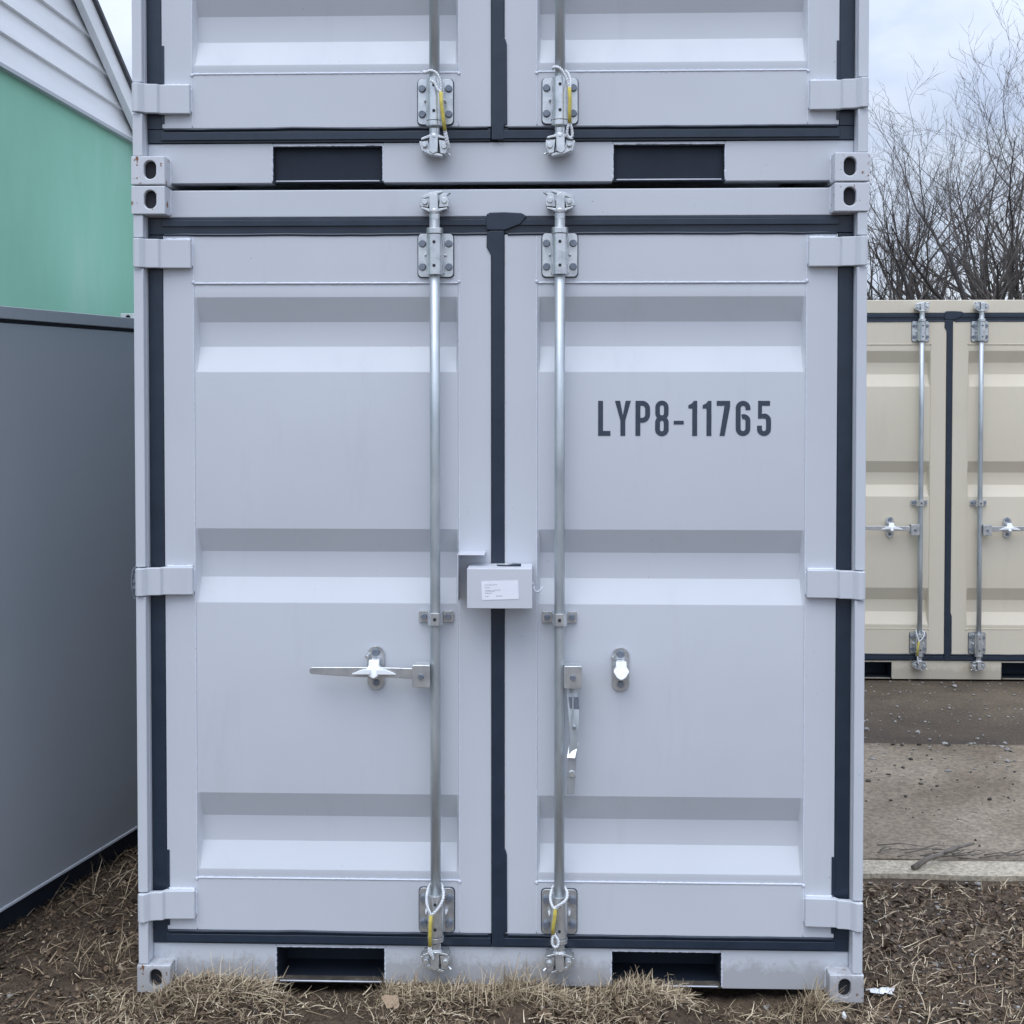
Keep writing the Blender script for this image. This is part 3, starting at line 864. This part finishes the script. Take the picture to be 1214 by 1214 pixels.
# ---------------------------------------------------------------- seal cords
def cord_mesh(mb, pts, r=.0042, turns=90):
    # two strands laid round each other along a smooth path
    P = [Vector(p) for p in pts]; dense = []
    for i in range(len(P) - 1):
        p0 = P[max(i - 1, 0)]; p1 = P[i]; p2 = P[i + 1]; p3 = P[min(i + 2, len(P) - 1)]
        n = max(2, int((p2 - p1).length / .0016))
        for k in range(n):
            t = k / n
            dense.append(.5 * ((2 * p1) + (-p0 + p2) * t + (2 * p0 - 5 * p1 + 4 * p2 - p3) * t * t + (-p0 + 3 * p1 - 3 * p2 + p3) * t ** 3))
    dense.append(P[-1])
    for ph in (0, math.pi):
        q = []; s_ = 0
        for i, p in enumerate(dense):
            d = (dense[min(i + 1, len(dense) - 1)] - dense[max(i - 1, 0)]).normalized()
            u = d.cross(Vector((0, 1, 0)));
            if u.length < .1: u = d.cross(Vector((1, 0, 0)))
            u.normalize(); v = d.cross(u)
            if i: s_ += (p - dense[i - 1]).length
            a = s_ * 420 + ph
            q.append(p + (u * math.cos(a) + v * math.sin(a)) * r * .48)
        mb.path(q, r * .62, 5)
def rope(label, cords, sleeve, loc=(0, 0, 0), scale=1):
    root = empty('seal_cord', loc, label, 'cord', 'white and yellow cords tied round the locking bars')
    top = sleeve[0][2]; groups = {'cord_loop': [], 'cord_tail': []}
    for pts in cords: groups['cord_loop' if sum(p[2] for p in pts) / len(pts) > top - .02 else 'cord_tail'].append(pts)
    for nm, ps in groups.items():
        c = MB()
        for pts in ps: cord_mesh(c, pts)
        c.build(nm, M['rope_white'], root)
    s = MB(); n = len(sleeve)
    s.path(sleeve, [.0058] * n, 10); s.build('sleeve', M['rope_yellow'], root)
    return root
Yf = -.026
xb = -.187
ring = lambda x, z, tilt=.0: [(x + .020, .012, z + tilt), (x + .014, .026, z + tilt), (x - .014, .026, z), (x - .021, .010, z)]
rope('cord with wide open loop at the foot of the ground container\'s left locking bar',
     [[(xb - .021, .010, .334), (xb - .025, -.012, .318), (xb - .024, Yf, .296), (xb - .017, Yf - .004, .276), (xb - .010, Yf - .005, .262)],
      [(xb + .020, .010, .334), (xb + .026, -.012, .318), (xb + .022, Yf, .302), (xb + .008, Yf - .004, .280), (xb - .008, Yf - .005, .264)],
      [(xb - .021, .010, .334), (xb - .013, .030, .336), (xb + .013, .030, .336), (xb + .020, .010, .334)],
      [(xb - .013, Yf - .003, .166), (xb - .012, Yf - .003, .154), (xb - .008, Yf, .140), (xb - .006, Yf + .006, .126)],
      [(xb - .016, Yf - .003, .164), (xb - .017, Yf - .003, .150), (xb - .010, Yf, .138)]],
     [(xb - .011, Yf - .004, .262), (xb - .013, Yf - .005, .235), (xb - .014, Yf - .004, .205), (xb - .014, Yf - .004, .168)])
xb = .187
rope('cord with knotted loop and small eye at the foot of the ground container\'s right bar',
     [[(xb - .022, .010, .330), (xb - .027, -.012, .316), (xb - .024, Yf, .300), (xb - .015, Yf - .005, .288), (xb - .002, Yf - .010, .296), (xb + .010, Yf - .008, .306), (xb + .022, Yf + .004, .316), (xb + .024, -.006, .328), (xb + .018, .014, .332)],
      [(xb - .022, .010, .332), (xb - .013, .030, .334), (xb + .013, .030, .334), (xb + .018, .014, .332)],
      [(xb - .012, Yf - .004, .292), (xb + .000, Yf - .014, .302), (xb + .016, Yf - .010, .312)],
      [(xb - .015, Yf - .003, .208), (xb - .021, Yf - .003, .196), (xb - .021, Yf - .003, .180), (xb - .014, Yf - .003, .170), (xb - .005, Yf - .003, .174), (xb - .003, Yf - .003, .188), (xb - .009, Yf - .003, .200), (xb - .016, Yf - .003, .210)]],
     [(xb - .012, Yf - .005, .288), (xb - .014, Yf - .006, .262), (xb - .018, Yf - .005, .236), (xb - .019, Yf - .004, .210)])
zu = 2.4535; xb = -.187
rope('cord looping loosely from behind the left locking bar of the upper container',
     [[(xb - .034, .030, zu + .338), (xb - .024, .004, zu + .330), (xb - .006, Yf, .328 + zu), (xb + .012, Yf - .003, .316 + zu), (xb + .021, Yf - .003, .290 + zu), (xb + .022, Yf - .003, .262 + zu)],
      [(xb - .010, Yf + .004, .300 + zu), (xb + .004, Yf, .290 + zu), (xb + .012, Yf - .004, .272 + zu), (xb + .022, Yf - .003, .262 + zu)],
      [(xb + .035, Yf - .003, .150 + zu), (xb + .039, Yf, .134 + zu), (xb + .043, Yf + .006, .114 + zu), (xb + .044, Yf + .014, .100 + zu)],
      [(xb + .033, Yf - .003, .150 + zu), (xb + .036, Yf, .130 + zu), (xb + .040, Yf + .006, .112 + zu)]],
     [(xb + .022, Yf - .003, .264 + zu), (xb + .024, Yf - .005, .228 + zu), (xb + .029, Yf - .005, .190 + zu), (xb + .034, Yf - .004, .150 + zu)])
xb = .187
rope('cord arching over the upper container\'s right locking bar, ending in an eye',
     [[(xb - .022, .024, zu + .342), (xb - .018, -.004, zu + .340), (xb - .004, Yf, .334 + zu), (xb + .010, Yf - .003, .318 + zu), (xb + .020, Yf - .003, .296 + zu), (xb + .026, Yf - .003, .272 + zu)],
      [(xb - .004, .02, zu + .338), (xb + .018, .006, zu + .330), (xb + .030, -.01, .304 + zu), (xb + .029, Yf, .272 + zu)],
      [(xb + .028, Yf - .003, .170 + zu), (xb + .022, Yf - .003, .155 + zu), (xb + .021, Yf, .138 + zu), (xb + .030, Yf + .002, .126 + zu), (xb + .036, Yf + .002, .136 + zu), (xb + .034, Yf, .155 + zu), (xb + .029, Yf - .003, .170 + zu)]],
     [(xb + .027, Yf - .003, .274 + zu), (xb + .029, Yf - .005, .240 + zu), (xb + .028, Yf - .005, .205 + zu), (xb + .028, Yf - .004, .170 + zu)])
xb = 2.685 - .187; yy = 4.62; zz = -.047
rope('slim cord on the locking bar of the tan container across the yard',
     [[(xb - .026, yy - .01, .33 + zz), (xb - .022, yy + Yf, .300 + zz), (xb - .012, yy + Yf, .270 + zz)], [(xb + .026, yy - .01, .33 + zz), (xb + .016, yy + Yf, .300 + zz), (xb - .010, yy + Yf, .270 + zz)],
      [(xb - .026, yy - .01, .33 + zz), (xb - .01, yy + .032, .335 + zz), (xb + .026, yy - .01, .33 + zz)],
      [(xb - .022, yy + Yf, .18 + zz), (xb - .016, yy + Yf, .13 + zz)]],
     [(xb - .012, yy + Yf, .272 + zz), (xb - .020, yy + Yf, .225 + zz), (xb - .022, yy + Yf, .178 + zz)])

# ---------------------------------------------------------------- slate grey storage unit at the left
su = empty('storage_unit', (-1.585, 1.0, -.03), 'smooth slate grey metal storage unit standing close to the left of the grey containers', 'storage unit', None, -R(12.7))
a0, a1, wd = -1.02, 1.22, 1.72
u = MB(); u.box(-wd, 0, a0, a1, .105, 2.094); u.build('wall', M['unit'], su, .003, 1)
u = MB(); u.box(-wd - .008, .008, a0 - .008, a1 + .008, 2.108, 2.150); u.build('roof', M['unit'], su, .002, 1)
u = MB(); u.box(-wd + .01, -.010, a0 + .01, a1 - .01, 2.092, 2.109); u.build('seam', M['dark'], su)
u = MB(); u.box(-wd - .004, .006, a0 - .004, a1 + .004, .096, .1045); u.build('bottom_edge', M['unit_edge'], su)
u = MB()
for x0_, x1_ in ((-wd, -wd + .12), (-wd / 2 - .06, -wd / 2 + .06), (-.16, -.04)): u.box(x0_, x1_, a0 + .03, a1 - .03, -.02, .0955)
u.build('skid', M['pocket'], su)
u = MB()
for k in (0, 1):
    u.box(-wd + .05 + k * (wd / 2 - .02), -wd / 2 - .03 + k * (wd / 2 - .02), a0 - .012, a0 - .001, .16, 2.06)
dd = u.build('door', M['unit'], su, .003, 1)
u = MB(); u.path([(-wd / 2 + .04, a0 - .045, 1.0), (-wd / 2 + .04, a0 - .045, 1.18)], .010, 10); u.box(-wd / 2 + .03, -wd / 2 + .05, a0 - .045, a0 - .0125, 1.0, 1.01); u.box(-wd / 2 + .03, -wd / 2 + .05, a0 - .045, a0 - .0125, 1.17, 1.18)
u.build('handle', M['zinc'], dd)

# ---------------------------------------------------------------- green building behind
gb_ = empty('workshop_building', (-3.78, 0, -.05), 'faded green building with white gable boards and a dark sloping roof edge', 'building')
GX = 0.0; gz = .05
def roofz(y): return 4.88 - .52 * abs(y - 4.2) + .52 * 3.3 + gz       # outer rake line, ridge at y 4.2
Y0g, Y1g = -1.6, 10.0
zb_ = 4.13 + gz
w_ = MB(); w_.box(-9, GX, Y0g + .25, Y1g - .25, 0, zb_); w_.build('green_wall', M['green'], gb_)
# white boards: each course a long tapered board clipped by the rake
bd = MB(); zc = zb_ ; ex = .22
while zc < roofz(4.2) - .45:
    zt = zc + ex
    def span(z):
        k = (roofz(4.2) - .10 - z) / .52
        return 4.2 - k, 4.2 + k
    (l0, r0), (l1, r1) = span(zc), span(zt)
    l0 = max(l0, Y0g + .2); r0 = min(r0, Y1g - .2); l1 = max(l1, Y0g + .2); r1 = min(r1, Y1g - .2)
    if r1 - l1 < .05: break
    xo0, xo1 = .045, .012
    v = [bd.bm.verts.new(c) for c in ((xo0, l0, zc), (xo0, r0, zc), (xo1, r1, zt), (xo1, l1, zt), (-.05, l0, zc), (-.05, r0, zc), (-.05, r1, zt), (-.05, l1, zt))]
    for f in ((0, 1, 2, 3), (7, 6, 5, 4), (0, 4, 5, 1), (1, 5, 6, 2), (2, 6, 7, 3), (3, 7, 4, 0)): bd.bm.faces.new([v[i] for i in f])
    zc = zt
bd.build('gable_boards', M['siding'], gb_)
# rake boards, soffit and roof
rk = MB(); rf = MB()
for sg in (-1, 1):
    ye = 4.2 + sg * 6.3
    zr, ze = roofz(4.2), roofz(ye)
    def quad3(mb, x0, x1, t0, t1):
        v = [mb.bm.verts.new(c) for c in ((x0, 4.2, zr - t0), (x0, ye, ze - t0), (x0, ye, ze - t1), (x0, 4.2, zr - t1), (x1, 4.2, zr - t0), (x1, ye, ze - t0), (x1, ye, ze - t1), (x1, 4.2, zr - t1))]
        for f in ((0, 1, 2, 3), (7, 6, 5, 4), (0, 4, 5, 1), (1, 5, 6, 2), (2, 6, 7, 3), (3, 7, 4, 0)): mb.bm.faces.new([v[i] for i in f])
    quad3(rk, .06, .12, .048, .25)
    quad3(rf, -9.1, .15, .0, .046)
rk.build('rake_board', M['siding'], gb_); rf.build('roof', M['shingle'], gb_)
u = MB(); u.box(.0, .05, Y0g + .25, Y1g - .25, zb_ - .03, zb_ - .001); u.build('drip_strip', M['unit'], gb_)

# ---------------------------------------------------------------- bare trees
def bare_tree(name, label, seed, loc, height=8.5, stems=3, group='bare winter trees behind the tan container', leans=None):
    rnd = random.Random(seed)
    root = empty(name, loc, label, 'tree', group)
    tr = MB(); cw = MB()
    def grow(mbs, p, d, length, r, depth):
        n = 5 if depth < 2 else 4
        pts = [p]; rads = [r]
        q = p.copy(); dd = d.copy(); step = length / n
        for i in range(n):
            dd = (dd + Vector((rnd.gauss(0, .10), rnd.gauss(0, .10), rnd.gauss(.03, .05))) * (1 + depth * .25)).normalized()
            q = q + dd * step; pts.append(q.copy()); rads.append(r * (1 - (.86, .80, .62, .58, .58, .58)[depth] * (i + 1) / n))
        (tr if depth < 2 else cw).path(pts, rads, 7 if depth == 0 else 5 if depth < 3 else 3, cap=False)
        if depth >= 5 or (depth == 4 and rnd.random() < .25): return
        k = (5, 5, 4, 4, 3)[depth]
        for j in range(k):
            t = .28 + .72 * (j + rnd.random() * .7) / k
            idx = min(n - 1, int(t * n)); fr = t * n - idx
            bp = pts[idx].lerp(pts[idx + 1], min(1, fr)); br = (rads[idx] * (1 - fr) + rads[idx + 1] * fr) * (.72 if depth < 2 else .68)
            ax = Vector((rnd.gauss(0, 1), rnd.gauss(0, 1), rnd.gauss(0, .5))).normalized()
            side = (ax - dd * ax.dot(dd)).normalized()
            ang = rnd.uniform(.35, .85)
            nd = (dd * math.cos(ang) + side * math.sin(ang) + Vector((0, 0, .12))).normalized()
            grow(mbs, bp, nd, length * rnd.uniform(.42, .62), max(br, .0021), depth + 1)
    for s in range(stems):
        if leans: ld = Vector(leans[s % len(leans)])
        else:
            a = rnd.uniform(0, 6.28); ld = Vector((math.cos(a) * .35, math.sin(a) * .25, 1))
        grow(None, Vector((rnd.uniform(-.12, .12), rnd.uniform(-.1, .1), -.05)), ld.normalized(), height * rnd.uniform(.62, .76), .145 * rnd.uniform(.75, 1.1), 0)
    tr.build('trunk', M['bark'], root, fix=False); cw.build('crown', M['twig'], root, fix=False)
    return root
t1 = bare_tree('bare_tree', 'leafless tree with stems leaning across each other, just right of the grey stack', 3, (4.95, 14.5, -.1), 5.7, 3, leans=[(.5, 0, 1), (-.35, .2, 1), (.15, .1, 1)])
t2 = bare_tree('bare_tree', 'leafless tree with forked dark stems rising above the bar of the tan container', 8, (6.4, 13.6, -.1), 5.5, 3, leans=[(-.55, .1, 1), (.3, .1, 1), (-.2, 0, 1)])
t3 = bare_tree('bare_tree', 'tall leafless tree farther right over the tan container roof', 21, (8.3, 15.5, -.1), 6.2, 3)
def cp(src, loc, rz, sc, label):
    c = copy_tree(src); c.location = loc; c.rotation_euler = (0, 0, rz); c.scale = (sc,) * 3; c['label'] = label
    return c
cp(t1, (6.9, 18.5, -.1), 2.1, 1.12, 'paler thin-twigged tree set back between the two leaning trees')
cp(t1, (4.75, 19.5, -.1), 4.2, .98, 'distant leafless tree standing closest behind the right edge of the grey stack')
cp(t2, (9.6, 18.0, -.1), 1.0, 1.1, 'rearmost leafless tree at the right, seen between nearer branches')

# ---------------------------------------------------------------- grass, leaves and litter
def in_clear(x, y):
    if abs(x) < 1.10 and y > .055: return False
    if x > 1.14 and y > 1.06: return False
    return True
def scatter(name, mat, kind_fn, n, region, seed, label, cat):
    rnd = random.Random(seed)
    bm = bmesh.new(); lay = bm.loops.layers.float.new('tint')
    for i in range(n):
        for _ in range(20):
            x, y = region(rnd)
            if in_clear(x, y): break
        else: continue
        kind_fn(bm, lay, rnd, x, y, hgt(x, y))
    me = bpy.data.meshes.new(name); bm.to_mesh(me); bm.free(); me.materials.append(mat)
    o = bpy.data.objects.new(name, me); col.objects.link(o)
    o['kind'] = 'stuff'; o['label'] = label; o['category'] = cat
    return o
def patch(x, y):
    return noise.noise(Vector((x * 3.1, y * 3.1, 7.7))) + .5 * noise.noise(Vector((x * 9, y * 9, 1.7)))
def blade(bm, lay, rnd, x, y, z, up=None, ln=None, tint=None, wd=None, az=None):
    L_ = ln or rnd.uniform(.018, .075) * (1.25 if rnd.random() < .15 else 1)
    a = az if az is not None else rnd.uniform(0, 6.283)
    el = up if up is not None else (abs(rnd.gauss(0, .22)) if rnd.random() < .86 else rnd.uniform(.4, 1.3))
    wd = wd or rnd.uniform(.0008, .0019)
    t = tint if tint is not None else min(1, max(0, rnd.gauss(.52, .27)))
    p = Vector((x, y, z + rnd.uniform(0, .010)))
    n = 4; prev = None; cur = el; aa = a; bend = rnd.gauss(0, .13)
    droop = rnd.uniform(.0, .35) if el > .3 else rnd.uniform(-.05, .18)
    for k in range(n + 1):
        d = Vector((math.cos(aa) * math.cos(cur), math.sin(aa) * math.cos(cur), math.sin(cur)))
        side = Vector((-math.sin(aa), math.cos(aa), .35 * math.sin(i_tw + k))) if False else Vector((-math.sin(aa), math.cos(aa), 0.3))
        w2 = wd * (1 - .7 * k / n)
        v = (bm.verts.new(p + side * w2), bm.verts.new(p - side * w2))
        if prev:
            f = bm.faces.new((prev[0], prev[1], v[1], v[0]))
            for lp in f.loops: lp[lay] = t
        prev = v
        p = p + d * (L_ / n); cur -= droop; aa += bend
        g = hgt(p.x, p.y) + .0015
        if p.z < g: p.z = g; cur = max(cur, .05)
def leafbit(bm, lay, rnd, x, y, z):
    s = rnd.uniform(.002, .0085) * (1.9 if rnd.random() < .04 else 1); t = min(1, max(0, rnd.gauss(.42, .26)))
    rot = Matrix.Rotation(rnd.uniform(0, 6.28), 4, 'Z') @ Matrix.Rotation(rnd.gauss(0, .55), 4, 'X') @ Matrix.Rotation(rnd.gauss(0, .55), 4, 'Y')
    o = Vector((x, y, z + rnd.uniform(.001, .012)))
    k = rnd.randint(5, 7); c = bm.verts.new(o + rot @ Vector((0, 0, -s * .3)))
    ring = [bm.verts.new(o + rot @ Vector((math.cos(6.283 * i / k) * s * rnd.uniform(.5, 1.3) * 1.5, math.sin(6.283 * i / k) * s * rnd.uniform(.5, 1.2), rnd.uniform(-.2, .3) * s))) for i in range(k)]
    for i in range(k):
        f = bm.faces.new((c, ring[i], ring[(i + 1) % k]))
        for lp in f.loops: lp[lay] = t
def front(rnd):
    while True:
        x = rnd.uniform(-2.1, 2.2); y = rnd.uniform(-.75, .07)
        if -.70 < x < -.36 and rnd.random() < .72: continue     # bare soil under the pockets
        if .56 < x < .92 and rnd.random() < .84: continue
        if rnd.random() < .22 + 1.9 * (patch(x, y) + .08): return x, y
def sides(rnd):
    if rnd.random() < .5: return rnd.uniform(-2.3, -1.09), rnd.uniform(-.2, 2.6)
    return rnd.uniform(1.11, 2.6), rnd.uniform(-.2, 1.08)
def wide(rnd):
    return rnd.uniform(-6, 6), rnd.uniform(-5, 2.9)
def foot(rnd):
    while True:
        x = rnd.uniform(-1.15, 1.15)
        if lerp_table(FRONT, x) > -.005 or rnd.random() < .12: return x, rnd.uniform(-.06, .045)
scatter('dead_grass', M['straw'], blade, 19000, front, 1, 'matted dry straw-coloured grass along the foot of the containers', 'grass')
scatter('dead_grass', M['straw'], blade, 3800, sides, 2, 'dry grass blades on the soil either side of the containers', 'grass')
scatter('dead_grass', M['straw'], blade, 4200, foot, 5, 'short dry grass standing against the sill of the grey container', 'grass')
scatter('dead_grass', M['straw'], lambda b, l, r, x, y, z: blade(b, l, r, x, y, z, None, r.uniform(.04, .12), None, r.uniform(.001, .003)), 9000, wide, 3, 'thin dry grass over the rest of the yard', 'grass')
scatter('leaf_litter', M['litterleaf'], leafbit, 24000, front, 6, 'brown leaf crumbs and bark bits in front of the containers', 'leaf litter')
scatter('leaf_litter', M['litterleaf'], leafbit, 20000, sides, 7, 'brown leaf crumbs on the soil beside the containers', 'leaf litter')
# tufts against the sill
rt = random.Random(77)
bm = bmesh.new(); lay = bm.loops.layers.float.new('tint')
for cx, cy, cnt, hh, sp in ((-.90, -.02, 60, .05, .05), (-.775, -.01, 46, .07, .035), (-.66, -.03, 34, .04, .03), (.070, -.03, 90, .075, .05), (.02, -.05, 60, .05, .06), (.11, -.06, 40, .05, .05), (.955, -.015, 110, .055, .04), (.90, -.05, 60, .05, .05),
                         (-.30, -.04, 60, .04, .06), (-.14, -.03, 60, .035, .08), (.27, -.03, 50, .035, .06), (.40, -.03, 90, .045, .06), (.47, -.05, 60, .05, .05), (-1.3, .3, 60, .07, .08), (-1.45, .9, 70, .09, .12), (1.22, .15, 60, .06, .06), (1.4, -.1, 70, .05, .1), (-1.02, -.06, 50, .045, .05)):
    for i in range(cnt):
        x = cx + rt.gauss(0, sp); y = min(cy + rt.gauss(0, .025), .045) if abs(cx) < 1.1 else cy + rt.gauss(0, sp)
        blade(bm, lay, rt, x, y, hgt(x, y), rt.uniform(.5, 1.45), hh * rt.uniform(.6, 1.9), min(1, max(0, rt.gauss(.55, .2))), rt.uniform(.0007, .0016))
for x, hh in ((-.742, .085), (-.755, .06), (.085, .10), (.075, .088), (.094, .075), (-.86, .05), (.62, .05)):
    blade(bm, lay, rt, x, -.005, hgt(x, -.005), 1.45, hh, .28, .0014)
me = bpy.data.meshes.new('grass_tufts'); bm.to_mesh(me); bm.free(); me.materials.append(M['straw'])
o = bpy.data.objects.new('grass_tufts', me); col.objects.link(o); tag(o, 'upright wispy dry grass tufts at the sill', 'grass', kind='stuff')

def stones(name, mat, n, region, seed, lo, hi, label, zfn):
    rnd = random.Random(seed); bm = bmesh.new()
    for i in range(n):
        x, y = region(rnd); s = rnd.uniform(lo, hi) * (1 if rnd.random() < .85 else 1.8)
        m = Matrix.Translation((x, y, zfn(x, y) + s * .25)) @ Matrix.Rotation(rnd.uniform(0, 6.28), 4, 'Z') @ Matrix.Diagonal((rnd.uniform(.7, 1.4), rnd.uniform(.6, 1.1), rnd.uniform(.35, .7), 1))
        r = bmesh.ops.create_icosphere(bm, subdivisions=1, radius=s, matrix=m)
        for v in r['verts']: v.co += Vector((rnd.uniform(-1, 1), rnd.uniform(-1, 1), rnd.uniform(-1, 1))) * s * .2
    me = bpy.data.meshes.new(name); bm.to_mesh(me); bm.free(); me.materials.append(mat)
    o = bpy.data.objects.new(name, me); col.objects.link(o); tag(o, label, 'gravel', kind='stuff')
stones('gravel', M['stone'], 420, lambda r: (r.uniform(-2.2, 2.4), r.uniform(-.7, .04)), 31, .0025, .007, 'small pale stones in the soil in front', hgt)
stones('gravel', M['stone'], 300, lambda r: (r.uniform(1.15, 2.6), r.uniform(-.2, 1.1)), 32, .003, .009, 'small pale stones beside the right corner', hgt)
stones('gravel', M['stone'], 700, lambda r: (r.uniform(1.2, 5.0), r.uniform(2.5, 4.7)), 33, .003, .010, 'loose gravel on the far dark paving', lambda x, y: -.045 if y > 3.05 else -.016)
stones('gravel', M['debris'], 420, lambda r: (r.uniform(1.2, 4.2), min(3.0, max(1.3, r.gauss(2.55, .45)))), 34, .002, .008, 'dark crumbs of debris on the concrete', lambda x, y: -.016)

def front_all(r):
    while True:
        x, y = r.uniform(-2.1, 2.3), r.uniform(-.75, .06)
        if r.random() < .55 - .9 * patch(x, y): return x, y
stones('soil_clods', M['soil'], 3000, front_all, 41, .0025, .0085, 'crumbled dark soil clods in front of the containers', hgt)
stones('soil_clods', M['soil'], 500, lambda r: (r.gauss(.45, .10), r.uniform(-.08, .05)), 42, .003, .010, 'heap of clods at the foot of the right fork pocket', hgt)
# loose single things
def scrap(name, label, cat, pts, loc, rot, mat, th=.0015):
    mb = MB(); rs_ = random.Random(len(label))
    mb.prism([(p[0], p[1]) for p in pts], -th / 2, th / 2)
    o = mb.build(name, mat)
    o.location = loc; o.rotation_euler = rot
    return tag(o, label, cat)
scrap('cardboard_scrap', 'torn flat piece of brown cardboard lying by the left locking bar', 'litter',
      [(-.026, .010), (-.012, .018), (.006, .017), (.020, .020), (.026, .010), (.031, -.008), (.028, -.018), (.018, -.020), (.012, -.016), (.003, -.020), (-.006, -.021), (-.010, -.012), (-.020, .000)],
      (-.318, -.075, .020), (R(-42), R(6), R(4)), M['card'])
scrap('dry_leaf', 'pale curled dry leaf on the grass left of the left fork pocket', 'leaf',
      [(-.018, .002), (-.008, .010), (-.004, .017), (.006, .012), (.016, .015), (.010, .002), (.014, -.008), (.002, -.006), (-.006, -.014), (-.008, -.004)],
      (-.850, -.085, .008), (R(-50), R(10), R(-8)), M['tanleaf'])
lm = MB(); rl = random.Random(5)
gr = [[lm.bm.verts.new((-.045 + .01 * i + rl.uniform(-.004, .004), -.015 + .01 * j + rl.uniform(-.004, .004), rl.uniform(0, .014) * (1 if 0 < j < 3 else .3))) for i in range(10)] for j in range(4)]
for j in range(3):
    for i in range(9):
        if (i, j) not in ((0, 2), (8, 0), (5, 2), (0, 0), (8, 2)): lm.bm.faces.new((gr[j][i], gr[j][i + 1], gr[j + 1][i + 1], gr[j + 1][i]))
o = lm.build('plastic_scrap', M['litter']); o.location = (1.175, .12, -.018); tag(o, 'crumpled white plastic scrap on the soil by the right corner casting', 'litter')
lm = MB(); lm.path([(0, 0, 0), (.002, .003, .012), (.0, .002, .026)], [.004, .008, .003], 8)
o = lm.build('pebble', M['litter']); o.location = (1.028, -.055, -.028); tag(o, 'small white pebble just under the right corner casting hole', 'pebble')
sk = MB()
sk.path([(0, 0, .0), (.06, .04, .02), (.13, .07, .032), (.21, .13, .04), (.28, .16, .045)], [.012, .011, .009, .008, .005], 8)
sk.path([(.13, .07, .032), (.17, .06, .05), (.20, .08, .065)], [.006, .004, .002], 6)
o = sk.build('broken_branch', M['stick']); o.location = (1.55, 1.16, -.004); tag(o, 'broken grey branch lying over the pale kerb', 'branch')
rw = random.Random(9); sk = MB()
for i in range(45):
    x, y = rw.uniform(1.45, 2.3), rw.gauss(1.31, .03); a = rw.gauss(.1, .35); l_ = rw.uniform(.05, .2)
    z = -.010 + rw.uniform(0, .03)
    sk.path([(x, y, z), (x + l_ * .5 * math.cos(a), y + l_ * .5 * math.sin(a), z + rw.uniform(-.002, .012)), (x + l_ * math.cos(a), y + l_ * math.sin(a), z + rw.uniform(-.004, .01))], [.003, .0025, .0012], 5)
o = sk.build('twig_heap', M['stick']); tag(o, 'heap of fine twigs caught along the back of the kerb', 'twigs', kind='stuff')
